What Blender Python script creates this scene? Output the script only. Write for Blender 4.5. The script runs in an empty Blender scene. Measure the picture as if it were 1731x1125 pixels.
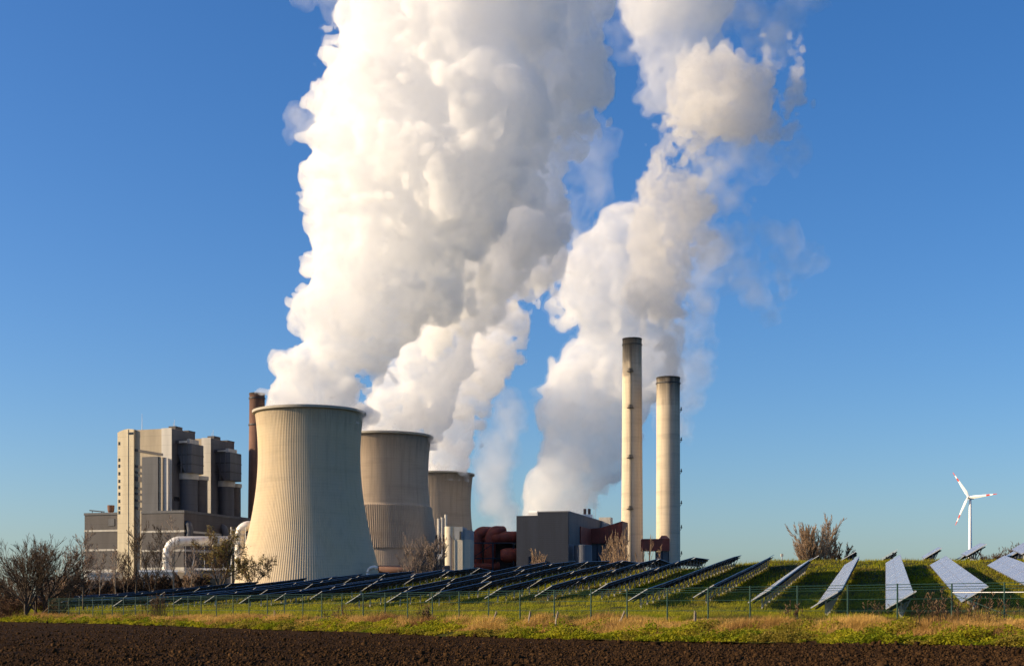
import bpy, math, random
import numpy as np
from mathutils import Vector, Matrix
PI = math.pi
S = bpy.context.scene
COL = S.collection
rng = np.random.default_rng(7)
random.seed(7)

# ------------------------------------------------------------------ photograph frame
F, CX, HY, EYE = 2404.0, 865.5, 1030.0, 1.5
def P(x, y, d):
    """point at depth d seen at photo position x, y"""
    return Vector(((x - CX) / F * d, d, EYE + (HY - y) / F * d))
def pxm(n, d): return n / F * d
SUN_EL, SUN_A = math.radians(22), math.radians(5)

# ------------------------------------------------------------------ object helpers
def put(o, parent=None):
    COL.objects.link(o)
    if parent is not None: o.parent = parent
    return o
def tag(o, label=None, cat=None, group=None, kind=None):
    if label: o['label'] = label
    if cat: o['category'] = cat
    if group: o['group'] = group
    if kind: o['kind'] = kind
    return o
def empty(name, loc, rz=0.0, parent=None):
    o = bpy.data.objects.new(name, None)
    o.empty_display_size = 0.2
    put(o, parent); o.location = loc; o.rotation_euler = (0, 0, rz)
    return o
def mesh_np(name, v, quads=None, tris=None, smooth=False):
    me = bpy.data.meshes.new(name)
    v = np.asarray(v, np.float32)
    nq = 0 if quads is None else len(quads); nt = 0 if tris is None else len(tris)
    me.vertices.add(len(v)); me.vertices.foreach_set('co', v.ravel())
    idx, st, tot = [], [], []
    if nq:
        q = np.asarray(quads, np.int32); idx.append(q.ravel()); st.append(np.arange(nq) * 4); tot.append(np.full(nq, 4))
    if nt:
        t = np.asarray(tris, np.int32); idx.append(t.ravel()); st.append(nq * 4 + np.arange(nt) * 3); tot.append(np.full(nt, 3))
    idx = np.concatenate(idx).astype(np.int32)
    me.loops.add(len(idx)); me.loops.foreach_set('vertex_index', idx)
    me.polygons.add(nq + nt)
    me.polygons.foreach_set('loop_start', np.concatenate(st).astype(np.int32))
    me.polygons.foreach_set('loop_total', np.concatenate(tot).astype(np.int32))
    if smooth: me.polygons.foreach_set('use_smooth', np.ones(nq + nt, bool))
    me.update(calc_edges=True)
    return me
def obj_np(name, v, quads=None, tris=None, mat=None, parent=None, smooth=False):
    me = mesh_np(name, v, quads, tris, smooth)
    if mat: me.materials.append(mat)
    return put(bpy.data.objects.new(name, me), parent)

class MB:
    """collects shapes, links them as one mesh object"""
    def __init__(s): s.v = []; s.f = []
    def add(s, vs, fs):
        b = len(s.v); s.v += [tuple(p) for p in vs]; s.f += [tuple(i + b for i in f) for f in fs]; return s
    def hexa(s, p):   # 4 bottom ccw, 4 top
        return s.add(p, [(3, 2, 1, 0), (4, 5, 6, 7), (0, 1, 5, 4), (1, 2, 6, 5), (2, 3, 7, 6), (3, 0, 4, 7)])
    def box(s, x0, x1, y0, y1, z0, z1, M=None):
        p = [(x0, y0, z0), (x1, y0, z0), (x1, y1, z0), (x0, y1, z0), (x0, y0, z1), (x1, y0, z1), (x1, y1, z1), (x0, y1, z1)]
        if M is not None: p = [M @ Vector(q) for q in p]
        return s.hexa(p)
    def prism(s, poly, z0, z1, M=None):
        n = len(poly)
        p = [(x, y, z0) for x, y in poly] + [(x, y, z1) for x, y in poly]
        if M is not None: p = [M @ Vector(q) for q in p]
        return s.add(p, [tuple(range(n - 1, -1, -1)), tuple(range(n, 2 * n))] + [(i, (i + 1) % n, n + (i + 1) % n, n + i) for i in range(n)])
    def tube(s, pts, rad, n=10, cap=True):
        pts = [Vector(p) for p in pts]
        rad = rad if isinstance(rad, (list, tuple)) else [rad] * len(pts)
        t0 = (pts[1] - pts[0]).normalized()
        up = Vector((0, 0, 1)) if abs(t0.z) < .9 else Vector((1, 0, 0))
        a = t0.cross(up).normalized(); rings = []
        for i, p in enumerate(pts):
            if i == 0: t = pts[1] - pts[0]
            elif i == len(pts) - 1: t = pts[-1] - pts[-2]
            else: t = (pts[i + 1] - p).normalized() + (p - pts[i - 1]).normalized()
            t.normalize(); a = (a - t * a.dot(t)).normalized(); b = t.cross(a)
            rings.append([p + (a * math.cos(2 * PI * k / n) + b * math.sin(2 * PI * k / n)) * rad[i] for k in range(n)])
        vs = [q for r in rings for q in r]; fs = []
        for i in range(len(pts) - 1):
            for k in range(n):
                k2 = (k + 1) % n
                fs.append((i * n + k, i * n + k2, (i + 1) * n + k2, (i + 1) * n + k))
        if cap:
            fs.append(tuple(range(n - 1, -1, -1))); m = (len(pts) - 1) * n; fs.append(tuple(range(m, m + n)))
        return s.add(vs, fs)
    def lathe(s, prof, n=32, c=(0, 0), M=None, a0=0, a1=2 * PI):
        full = abs(a1 - a0 - 2 * PI) < 1e-6; m = n if full else n + 1
        vs = []
        for r, z in prof:
            for k in range(m):
                a = a0 + (a1 - a0) * k / n
                q = Vector((c[0] + r * math.cos(a), c[1] + r * math.sin(a), z)); vs.append(M @ q if M is not None else q)
        fs = []
        for i in range(len(prof) - 1):
            for k in range(n):
                k2 = (k + 1) % m
                fs.append((i * m + k, i * m + k2, (i + 1) * m + k2, (i + 1) * m + k))
        return s.add(vs, fs)
    def build(s, name, mat, parent=None, smooth=False):
        me = bpy.data.meshes.new(name); me.from_pydata(s.v, [], s.f); me.update()
        if smooth: me.polygons.foreach_set('use_smooth', [True] * len(me.polygons))
        if mat: me.materials.append(mat)
        return put(bpy.data.objects.new(name, me), parent)

# ------------------------------------------------------------------ materials
def new_mat(name):
    m = bpy.data.materials.new(name); m.use_nodes = True
    nt = m.node_tree; b = nt.nodes['Principled BSDF']
    return m, nt, b
def N(nt, t, **kw):
    n = nt.nodes.new(t)
    for k, v in kw.items():
        if k in n.inputs.keys() if isinstance(k, str) else False: n.inputs[k].default_value = v
        else: setattr(n, k, v)
    return n
def L(nt, a, b): nt.links.new(a, b)
def ramp(nt, stops):
    r = nt.nodes.new('ShaderNodeValToRGB'); e = r.color_ramp.elements
    while len(e) > len(stops): e.remove(e[-1])
    while len(e) < len(stops): e.new(0.5)
    for i, (p, c) in enumerate(stops): e[i].position = p; e[i].color = (*c, 1) if len(c) == 3 else c
    return r
def noise_mat(name, c1, c2, scale=(1, 1, 1), nscale=1.0, detail=6, rough=.8, spec=.3, p0=.35, p1=.65, coords='Object', bump=0, metallic=0, c3=None, s3=None, n3=1.0, f3=(.5, .75), bscale=None):
    m, nt, b = new_mat(name)
    tc = N(nt, 'ShaderNodeTexCoord'); mp = N(nt, 'ShaderNodeMapping'); mp.inputs['Scale'].default_value = scale
    L(nt, tc.outputs[coords], mp.inputs['Vector'])
    no = N(nt, 'ShaderNodeTexNoise'); no.inputs['Scale'].default_value = nscale; no.inputs['Detail'].default_value = detail; no.inputs['Roughness'].default_value = .6
    L(nt, mp.outputs[0], no.inputs['Vector'])
    r = ramp(nt, [(p0, c1), (p1, c2)]); L(nt, no.outputs['Fac'], r.inputs['Fac'])
    out = r.outputs['Color']
    if c3 is not None:
        mp2 = N(nt, 'ShaderNodeMapping'); mp2.inputs['Scale'].default_value = s3 or (1, 1, 1); L(nt, tc.outputs[coords], mp2.inputs['Vector'])
        n2 = N(nt, 'ShaderNodeTexNoise'); n2.inputs['Scale'].default_value = n3; n2.inputs['Detail'].default_value = 4; L(nt, mp2.outputs[0], n2.inputs['Vector'])
        r2 = ramp(nt, [(f3[0], (0, 0, 0)), (f3[1], (1, 1, 1))]); L(nt, n2.outputs['Fac'], r2.inputs['Fac'])
        mx = N(nt, 'ShaderNodeMix', data_type='RGBA'); L(nt, r2.outputs['Color'], mx.inputs[0]); L(nt, out, mx.inputs[6]); mx.inputs[7].default_value = (*c3, 1)
        out = mx.outputs[2]
    L(nt, out, b.inputs['Base Color'])
    b.inputs['Roughness'].default_value = rough; b.inputs['Specular IOR Level'].default_value = spec; b.inputs['Metallic'].default_value = metallic
    if bump:
        bp = N(nt, 'ShaderNodeBump'); bp.inputs['Strength'].default_value = bump; bp.inputs['Distance'].default_value = bscale or .1
        L(nt, no.outputs['Fac'], bp.inputs['Height']); L(nt, bp.outputs[0], b.inputs['Normal'])
    return m
def flat(name, c, rough=.6, metallic=0, spec=.4, var=.12, scale=.3):
    d = tuple(max(0, x * (1 - var)) for x in c); e = tuple(min(1, x * (1 + var)) for x in c)
    return noise_mat(name, d, e, nscale=scale, rough=rough, metallic=metallic, spec=spec)

def cladding(name, c, period=.9, var=.18, dirt=(.85, .85, .85), axis='Z', bandp=6.0):
    """sheet metal cladding: narrow ribs, faint joints between sheets, streaks of dirt"""
    m, nt, b = new_mat(name)
    tc = N(nt, 'ShaderNodeTexCoord'); sp = N(nt, 'ShaderNodeSeparateXYZ'); L(nt, tc.outputs['Object'], sp.inputs[0])
    def sine(sock, per):
        a = N(nt, 'ShaderNodeMath', operation='MULTIPLY'); L(nt, sock, a.inputs[0]); a.inputs[1].default_value = 2 * PI / per
        q = N(nt, 'ShaderNodeMath', operation='SINE'); L(nt, a.outputs[0], q.inputs[0]); return q.outputs[0]
    ad = N(nt, 'ShaderNodeMath', operation='ADD'); L(nt, sp.outputs['X'], ad.inputs[0]); L(nt, sp.outputs['Y'], ad.inputs[1])
    rib = sine(sp.outputs['Z'] if axis == 'Z' else ad.outputs[0], period)
    band = sine(ad.outputs[0] if axis == 'Z' else sp.outputs['Z'], bandp)
    gt = N(nt, 'ShaderNodeMath', operation='GREATER_THAN'); L(nt, band, gt.inputs[0]); gt.inputs[1].default_value = .985
    mp = N(nt, 'ShaderNodeMapping'); mp.inputs['Scale'].default_value = (.25, .25, .03); L(nt, tc.outputs['Object'], mp.inputs['Vector'])
    no = N(nt, 'ShaderNodeTexNoise'); no.inputs['Scale'].default_value = 1; no.inputs['Detail'].default_value = 6; L(nt, mp.outputs[0], no.inputs['Vector'])
    lo = tuple(x * (1 - var) for x in c); hi = tuple(min(1, x * (1 + var)) for x in c)
    r = ramp(nt, [(.3, lo), (.7, hi)]); L(nt, no.outputs['Fac'], r.inputs['Fac'])
    mx = N(nt, 'ShaderNodeMix', data_type='RGBA'); mx.blend_type = 'MULTIPLY'; L(nt, gt.outputs[0], mx.inputs[0]); L(nt, r.outputs[0], mx.inputs[6]); mx.inputs[7].default_value = (*dirt, 1)
    L(nt, mx.outputs[2], b.inputs['Base Color'])
    bp = N(nt, 'ShaderNodeBump'); bp.inputs['Strength'].default_value = .22; bp.inputs['Distance'].default_value = .04; L(nt, rib, bp.inputs['Height']); L(nt, bp.outputs[0], b.inputs['Normal'])
    b.inputs['Roughness'].default_value = .6; b.inputs['Specular IOR Level'].default_value = .3
    return m

def concrete_tower(name, c, dark, warm, H=115.0, lift=1.6, soot=0.0, soot_top=.9, streak=1.0):
    """weathered concrete: lift joints, vertical streaks, darker patches, soot near the mouth"""
    m, nt, b = new_mat(name)
    tc = N(nt, 'ShaderNodeTexCoord'); sp = N(nt, 'ShaderNodeSeparateXYZ'); L(nt, tc.outputs['Object'], sp.inputs[0])
    def nz(scale, det=5, rough=.6):
        mp = N(nt, 'ShaderNodeMapping'); mp.inputs['Scale'].default_value = scale; L(nt, tc.outputs['Object'], mp.inputs['Vector'])
        n = N(nt, 'ShaderNodeTexNoise'); n.inputs['Scale'].default_value = 1; n.inputs['Detail'].default_value = det; n.inputs['Roughness'].default_value = rough
        L(nt, mp.outputs[0], n.inputs['Vector']); return n.outputs['Fac']
    r = ramp(nt, [(.3, warm), (.72, c)]); L(nt, nz((.05, .05, .05)), r.inputs['Fac']); out = r.outputs[0]
    def mixin(fac, col, out):
        mx = N(nt, 'ShaderNodeMix', data_type='RGBA'); L(nt, fac, mx.inputs[0]); L(nt, out, mx.inputs[6]); mx.inputs[7].default_value = (*col, 1); return mx.outputs[2]
    r2 = ramp(nt, [(.5, (0, 0, 0)), (.78, (.75 * streak,) * 3)]); L(nt, nz((.55, .55, .018)), r2.inputs['Fac']); out = mixin(r2.outputs[0], dark, out)
    r3 = ramp(nt, [(.52, (0, 0, 0)), (.75, (.55 * streak,) * 3)]); L(nt, nz((.03, .03, .22), 6), r3.inputs['Fac']); out = mixin(r3.outputs[0], dark, out)
    a = N(nt, 'ShaderNodeMath', operation='MULTIPLY'); L(nt, sp.outputs['Z'], a.inputs[0]); a.inputs[1].default_value = 1 / lift
    fr = N(nt, 'ShaderNodeMath', operation='FRACT'); L(nt, a.outputs[0], fr.inputs[0])
    gt = N(nt, 'ShaderNodeMath', operation='GREATER_THAN'); L(nt, fr.outputs[0], gt.inputs[0]); gt.inputs[1].default_value = .82
    mu = N(nt, 'ShaderNodeMath', operation='MULTIPLY'); L(nt, gt.outputs[0], mu.inputs[0]); mu.inputs[1].default_value = .11
    out = mixin(mu.outputs[0], dark, out)
    if soot:
        zz = N(nt, 'ShaderNodeMath', operation='MULTIPLY'); L(nt, sp.outputs['Z'], zz.inputs[0]); zz.inputs[1].default_value = 1 / H
        ad = N(nt, 'ShaderNodeMath', operation='ADD'); L(nt, zz.outputs[0], ad.inputs[0])
        q = N(nt, 'ShaderNodeMath', operation='MULTIPLY_ADD'); L(nt, nz((.35, .35, .02), 4), q.inputs[0]); q.inputs[1].default_value = .18; q.inputs[2].default_value = -.09
        L(nt, q.outputs[0], ad.inputs[1])
        r4 = ramp(nt, [(soot_top - .12, (0, 0, 0)), (min(1, soot_top + .08), (soot,) * 3)]); L(nt, ad.outputs[0], r4.inputs['Fac'])
        out = mixin(r4.outputs[0], tuple(x * .32 for x in dark), out)
    L(nt, out, b.inputs['Base Color']); b.inputs['Roughness'].default_value = .9; b.inputs['Specular IOR Level'].default_value = .15
    return m

M = {}
M['tower'] = concrete_tower('tower_concrete', (.50, .415, .30), (.25, .205, .16), (.53, .42, .27), streak=.5, soot=.4, soot_top=1.0, H=113)
M['tower_brown'] = concrete_tower('tower_concrete_brown', (.41, .33, .255), (.20, .16, .13), (.40, .31, .225), streak=.75, soot=.5, soot_top=.97, H=113)
M['rim'] = flat('rim_concrete', (.36, .33, .28), .9)
M['stack_pale'] = concrete_tower('stack_concrete', (.57, .49, .38), (.24, .20, .165), (.52, .43, .32), H=192, lift=2.6, soot=.95, soot_top=1.0, streak=.8)
M['stack_short'] = concrete_tower('stack_concrete_sooty', (.57, .49, .38), (.24, .20, .165), (.52, .43, .32), H=161, lift=2.6, soot=.95, soot_top=.985, streak=.95)
M['stack_brown'] = concrete_tower('stack_brick', (.20, .115, .085), (.10, .06, .05), (.17, .095, .07), H=147, lift=2.2, soot=.6, soot_top=.96, streak=.6)
M['dark'] = flat('dark_steel', (.035, .035, .04), .6)
M['soot'] = flat('sooty_lining', (.05, .042, .036), .9)
M['steel'] = flat('galvanised_steel', (.42, .43, .44), .45, .5)
M['clad_beige'] = cladding('beige_cladding', (.56, .48, .33), axis='V')
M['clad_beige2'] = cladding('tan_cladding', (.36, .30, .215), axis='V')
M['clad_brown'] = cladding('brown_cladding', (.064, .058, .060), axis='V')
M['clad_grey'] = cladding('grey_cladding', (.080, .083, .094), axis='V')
M['clad_light'] = cladding('light_cladding', (.46, .44, .40), axis='V')
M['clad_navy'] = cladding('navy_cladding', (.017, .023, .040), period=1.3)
M['clad_slate'] = cladding('slate_cladding', (.13, .135, .155), period=1.3)
M['band'] = flat('pale_band', (.40, .38, .34), .7)
M['red'] = noise_mat('red_duct_paint', (.19, .04, .028), (.26, .06, .04), nscale=.2, rough=.6, c3=(.14, .05, .035), s3=(.4, .4, .06), n3=1)
M['pipe'] = noise_mat('silver_pipe_sheet', (.60, .57, .52), (.70, .67, .62), nscale=.3, rough=.45, metallic=.25, c3=(.40, .26, .17), s3=(.25, .25, .25), n3=1, f3=(.55, .8))
M['white'] = flat('white_paint', (.78, .78, .76), .45, var=.04)
M['redpaint'] = flat('red_warning_paint', (.52, .06, .045), .45)
M['silo'] = concrete_tower('silo_concrete', (.62, .57, .47), (.36, .33, .28), (.55, .50, .40), H=60, lift=1.8, streak=.5)
M['silo_grey'] = cladding('silo_top_sheet', (.33, .34, .35), axis='V')
M['glass'] = flat('dark_window', (.02, .022, .026), .2)
M['fence'] = flat('green_fence_paint', (.012, .045, .032), .5)
M['wood'] = noise_mat('weathered_wood', (.20, .165, .125), (.36, .30, .23), scale=(12, 12, 1.5), nscale=1, rough=.9, bump=.4)
M['bark'] = noise_mat('bark', (.045, .032, .022), (.10, .075, .052), scale=(3, 3, .8), nscale=2, rough=.95)
M['bark_pale'] = noise_mat('pale_bark', (.16, .125, .09), (.27, .215, .155), scale=(3, 3, .8), nscale=2, rough=.95)
M['twig_brown'] = noise_mat('brown_twigs', (.075, .046, .028), (.13, .08, .05), nscale=.6, rough=.95)
M['twig_dark'] = noise_mat('dark_twigs', (.045, .03, .02), (.085, .058, .038), nscale=.6, rough=.95)
M['twig_tan'] = noise_mat('tan_twigs', (.22, .15, .095), (.34, .235, .15), nscale=.5, rough=.95)
M['twig_grey'] = noise_mat('grey_twigs', (.17, .13, .105), (.27, .21, .17), nscale=.5, rough=.95)
M['leaf_ochre'] = noise_mat('ochre_leaves', (.19, .145, .025), (.34, .25, .05), nscale=.8, rough=.8)
M['leaf_rust'] = noise_mat('rust_leaves', (.14, .055, .02), (.24, .11, .04), nscale=.8, rough=.8)

# ------------------------------------------------------------------ terrain
def fence_d(x): return 56 * 2682 / (np.clip(x, -400, 2600) + 1073)
XE = [-300, 0, 200, 400, 600, 800, 1000, 1200, 1731, 2200]
YE = [1048, 1054, 1058, 1066, 1073, 1080, 1085, 1088, 1094, 1099]
def edge_d(x): return fence_d(x) - np.interp(x, [0, 900, 1731], [9, 7.3, 6.6])
def near_d(x): return 70 * 2198 / (np.clip(x, -150, 2200) + 700)
XF = [150, 310, 350, 390, 430, 471, 513, 557, 601, 646, 691, 738, 787, 838, 903, 958, 1012, 1065, 1122, 1180, 1229, 1285, 1345, 1430, 1500, 1590, 1690, 2000]
DF = [352, 329, 312, 297, 289, 280, 268, 251, 240, 232, 224, 201, 192, 186, 184, 177, 173, 158, 151, 146, 142, 133, 129, 130, 130, 122, 115, 105]
YF = [1005, 991, 987, 983, 980, 976.7, 973.6, 970, 968, 965.5, 962.4, 960, 956.6, 954, 948, 945, 944, 943, 941, 938, 938, 939, 940, 938, 939, 937, 935, 933]
ZF = [EYE + (HY - y) / F * d - 1.32 for y, d in zip(YF, DF)]
def Hraw(X, Y):
    Yc = np.maximum(Y, 1.0)
    x = np.clip(CX + F * X / Yc, -300, 2200)
    de = edge_d(x); ze = EYE - (np.interp(x, XE, YE) - HY) / F * de
    df = fence_d(x); zf = 1.02 + 0 * x
    dn = near_d(x); zn = np.interp(x, [-100, 67, 215, 404, 822, 1060, 1265, 1400, 1731], [1.25, 1.3, 1.4, 1.5, 1.5, 1.42, 1.25, 1.08, 1.0])
    dn = np.maximum(dn, df + 5)
    d2 = np.maximum(np.interp(x, XF, DF), dn + 20); z2 = np.interp(x, XF, ZF)
    rt = np.interp(x, [1150, 1300], [0, 1])
    d3 = d2 + 13; z3 = z2 * (1 - rt) + rt * (EYE + 83.5 / F * d3) - .1 * (1 - rt)
    d4 = d3 + 15 + 50 * rt; z4 = z3 - .8 * (1 - rt) + rt * (.02 * 55)
    d5 = d4 + 110; z5 = 0 * x
    ks = [(np.full_like(x, 12.), 0 * x), (np.full_like(x, 34.), 0 * x), (de, ze), (df, zf), (dn, zn), (d2, z2), (d3, z3), (d4, z4), (d5, z5), (d5 + 1e6, z5)]
    z = np.zeros_like(x)
    for (da, za), (db, zb) in zip(ks[:-1], ks[1:]):
        t = np.clip((Y - da) / np.maximum(db - da, 1e-3), 0, 1)
        z = np.where(Y >= da, za + (zb - za) * t, z)
    return z
def H(X, Y):
    X = np.asarray(X, float); Y = np.asarray(Y, float)
    acc = 0
    w = np.clip(Y * .03, .3, 6)
    for k, ww in ((-2, .1), (-1, .2), (0, .4), (1, .2), (2, .1)): acc = acc + ww * Hraw(X * (1 + k * w / np.maximum(Y, 1) * 0), Y + k * w)
    return acc
def Hs(x, y): return float(H(np.array([x]), np.array([y]))[0])

def hash3(i, j, k, seed):
    h = (i.astype(np.int64) * 374761393 + j.astype(np.int64) * 668265263 + k.astype(np.int64) * 2147483647 + seed * 974634777) & 0xffffffff
    h = ((h ^ (h >> 13)) * 1274126177) & 0xffffffff
    h = ((h ^ (h >> 16)) * 2246822519) & 0xffffffff
    return ((h ^ (h >> 15)) & 0xffff) / 65535.0
def vnoise2(x, y, seed=0):
    i = np.floor(x).astype(np.int64); j = np.floor(y).astype(np.int64); fx = x - i; fy = y - j
    fx = fx * fx * (3 - 2 * fx); fy = fy * fy * (3 - 2 * fy); z = np.zeros_like(i)
    a = hash3(i, j, z, seed); b = hash3(i + 1, j, z, seed); c = hash3(i, j + 1, z, seed); d = hash3(i + 1, j + 1, z, seed)
    return (a * (1 - fx) + b * fx) * (1 - fy) + (c * (1 - fx) + d * fx) * fy

def grid_mesh(name, U, D, mat, hf, kind='structure', smooth=True):
    nu, nd = U.shape
    X = U * D; Z = hf(X, D)
    v = np.stack([X, D, Z], -1).reshape(-1, 3)
    idx = np.arange(nu * nd).reshape(nu, nd)
    q = np.stack([idx[:-1, :-1], idx[1:, :-1], idx[1:, 1:], idx[:-1, 1:]], -1).reshape(-1, 4)
    o = obj_np(name, v, quads=q, mat=mat, smooth=smooth); tag(o, kind=kind); return o

# plough soil
M['soil'] = noise_mat('plough_soil', (.010, .0055, .0026), (.043, .023, .0105), nscale=3.0, detail=10, rough=1, spec=.03, p0=.3, p1=.75, bump=.8, bscale=.05, c3=(.034, .019, .010), n3=.5)
def field_h(X, Y):
    z = H(X, Y)
    n = (vnoise2(X / .5, Y / .5, 1) - .5) * .08 + (vnoise2(X / .2, Y / .2, 2) - .5) * .08 + (vnoise2(X / .1, Y / .1, 3) - .5) * .06 + (vnoise2(X / 3, Y / 3, 4) - .5) * .10
    return z + n * np.clip(1.4 - Y / 140, .35, 1)
us = np.concatenate([np.linspace(-2.2, -.48, 40)[:-1], np.linspace(-.48, .48, 900), np.linspace(.48, 2.2, 40)[1:]])
ts = np.concatenate([np.linspace(-1.2, 0, 25)[:-1], np.linspace(0, 1, 460)])
UU, TT = np.meshgrid(us, ts, indexing='ij')
DE = edge_d(CX + F * np.clip(UU, -.48, .48))
DD = np.where(TT >= 0, 33 * (np.maximum(DE + .8, 40) / 33) ** np.clip(TT, 0, 1), 33 + TT * 25)
grid_mesh('field', UU, DD, M['soil'], field_h)

# turf of the bank and hill, and the plain out to the horizon
mt, nt, b = new_mat('turf')
tc = N(nt, 'ShaderNodeTexCoord')
def tnoise(s, det=6):
    n = N(nt, 'ShaderNodeTexNoise'); n.inputs['Scale'].default_value = s; n.inputs['Detail'].default_value = det; n.inputs['Roughness'].default_value = .65
    L(nt, tc.outputs['Object'], n.inputs['Vector']); return n
n1 = tnoise(.12); n2 = tnoise(2.2, 10)
r1 = ramp(nt, [(.36, (.030, .038, .004)), (.66, (.070, .062, .010))]); L(nt, n1.outputs['Fac'], r1.inputs['Fac'])
r2 = ramp(nt, [(.3, (.35, .35, .35)), (.7, (1.25, 1.2, 1.1))]); L(nt, n2.outputs['Fac'], r2.inputs['Fac'])
mx = N(nt, 'ShaderNodeMix', data_type='RGBA'); mx.blend_type = 'MULTIPLY'; mx.inputs[0].default_value = 1; L(nt, r1.outputs[0], mx.inputs[6]); L(nt, r2.outputs[0], mx.inputs[7]); L(nt, mx.outputs[2], b.inputs['Base Color'])
b.inputs['Roughness'].default_value = .95; b.inputs['Specular IOR Level'].default_value = .1
bp = N(nt, 'ShaderNodeBump'); bp.inputs['Strength'].default_value = 1; bp.inputs['Distance'].default_value = .12; L(nt, n2.outputs['Fac'], bp.inputs['Height']); L(nt, bp.outputs[0], b.inputs['Normal'])
M['turf'] = mt
us = np.concatenate([np.linspace(-2.2, -.48, 30)[:-1], np.linspace(-.48, .48, 420), np.linspace(.48, 2.2, 30)[1:]])
tt = np.concatenate([np.linspace(0, 1, 40)[:-1], np.linspace(1, 2, 260)[:-1], np.linspace(2, 3, 50)])
UU, TT = np.meshgrid(us, tt, indexing='ij')
DE = edge_d(CX + F * np.clip(UU, -.48, .48))
DFN = DE + 14
DD = np.where(TT < 1, DE - .4 + TT * 14.4, np.where(TT < 2, DFN + (TT - 1) ** 1.3 * (470 - DFN), 470 * (22000 / 470) ** np.clip(TT - 2, 0, 1)))
def turf_h(X, Y):
    n = (vnoise2(X / 1.7, Y / 1.7, 11) - .5) * .16 + (vnoise2(X / .6, Y / .6, 12) - .5) * .07
    return H(X, Y) + n * np.clip(Y / 60, 0, 1) * (Y < 420)
grid_mesh('hillside', UU, DD, M['turf'], turf_h)

# ------------------------------------------------------------------ solar tables
TANR = (1497 - CX) / F
RZ = math.atan(TANR)              # rows run this far clockwise of straight away
RD = np.array([math.sin(RZ), math.cos(RZ)])
mp_, nt, b = new_mat('solar_cells')
tc = N(nt, 'ShaderNodeTexCoord'); sp = N(nt, 'ShaderNodeSeparateXYZ'); L(nt, tc.outputs['Object'], sp.inputs[0])
def gridline(sock, per, w):
    a = N(nt, 'ShaderNodeMath', operation='MULTIPLY'); L(nt, sock, a.inputs[0]); a.inputs[1].default_value = 1 / per
    f = N(nt, 'ShaderNodeMath', operation='FRACT'); L(nt, a.outputs[0], f.inputs[0])
    g = N(nt, 'ShaderNodeMath', operation='LESS_THAN'); L(nt, f.outputs[0], g.inputs[0]); g.inputs[1].default_value = w / per; return g.outputs[0]
mxm = N(nt, 'ShaderNodeMath', operation='MAXIMUM'); L(nt, gridline(sp.outputs['Y'], .61, .022), mxm.inputs[0]); L(nt, gridline(sp.outputs['X'], .75, .02), mxm.inputs[1])
no = N(nt, 'ShaderNodeTexNoise'); no.inputs['Scale'].default_value = 1.1; no.inputs['Detail'].default_value = 3; L(nt, tc.outputs['Object'], no.inputs['Vector'])
rr = ramp(nt, [(.35, (.20, .215, .265)), (.65, (.25, .265, .315))]); L(nt, no.outputs['Fac'], rr.inputs['Fac'])
mx = N(nt, 'ShaderNodeMix', data_type='RGBA'); L(nt, mxm.outputs[0], mx.inputs[0]); L(nt, rr.outputs[0], mx.inputs[6]); mx.inputs[7].default_value = (.10, .11, .15, 1)
L(nt, mx.outputs[2], b.inputs['Base Color'])
rg = N(nt, 'ShaderNodeMath', operation='MULTIPLY_ADD'); L(nt, mxm.outputs[0], rg.inputs[0]); rg.inputs[1].default_value = .4; rg.inputs[2].default_value = .24; L(nt, rg.outputs[0], b.inputs['Roughness'])
b.inputs['Specular IOR Level'].default_value = .6
M['cells'] = mp_
M['alu'] = flat('aluminium_edge', (.66, .66, .64), .4, .3, var=.05)
M['edge'] = flat('grey_module_edge', (.16, .18, .215), .45, .2, var=.05)
M['back'] = flat('panel_backsheet', (.03, .034, .042), .6, spec=.25)
M['post'] = noise_mat('galvanised_post', (.42, .40, .37), (.56, .54, .50), nscale=3, rough=.55, metallic=.1)

TILT = math.radians(31); SL = 1.5; LOWZ = .5
def table_meshes(Ln):
    """panel, backing frame, edge trim in local axes: x up the slope, y along the row, z panel normal"""
    p = MB(); p.box(0, SL, 0, Ln, .004, .035); pm = p.build('panel', M['cells'])
    e = MB().box(-.012, SL + .012, -.025, 0, -.014, .042)
    em = e.build('edge_trim', M['alu'])
    rl = MB().box(SL, SL + .014, 0, Ln, -.012, .036).box(-.014, 0, 0, Ln, -.012, .036).build('long_edge', M['edge'])
    bk = MB(); bk.box(0, SL, 0, Ln, -.012, .003)
    for q in (.28, .72): bk.box(SL * q - .04, SL * q + .04, .1, Ln - .1, -.11, -.012)
    n = max(3, int(Ln / 2.4))
    for i in range(n):
        yy = Ln * (i + .5) / n; bk.box(.08, SL - .08, yy - .03, yy + .03, -.19, -.11)
    bm_ = bk.build('rail_frame', M['back'])
    return pm, em, bm_, rl, n
POST = MB().box(-.045, .045, -.045, .045, -.35, LOWZ + .30); POST = POST.build('post', M['post'])
STRUT = MB().tube([(0, 0, .1), (.42, 0, LOWZ + .50)], .035, 6).build('strut', M['steel'])
proto = {}
for k in (0,):
    pass
ORD = ['first', 'second', 'third', 'fourth', 'fifth', 'sixth', 'seventh', 'eighth', 'ninth', 'tenth', 'eleventh', 'twelfth', 'thirteenth', 'fourteenth', 'fifteenth', 'sixteenth', 'seventeenth', 'eighteenth', 'nineteenth', 'twentieth',
       'twenty-first', 'twenty-second', 'twenty-third', 'twenty-fourth', 'twenty-fifth', 'twenty-sixth', 'twenty-seventh', 'twenty-eighth', 'twenty-ninth', 'thirtieth']
used_first = set()
def get_parts(Ln):
    key = round(Ln, 2)
    if key not in proto: proto[key] = table_meshes(Ln)
    return proto[key]
def link_or_copy(o, parent):
    if o.name not in used_first:
        used_first.add(o.name); o.parent = parent; return o
    c = o.copy(); COL.objects.link(c); c.parent = parent; return c
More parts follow.
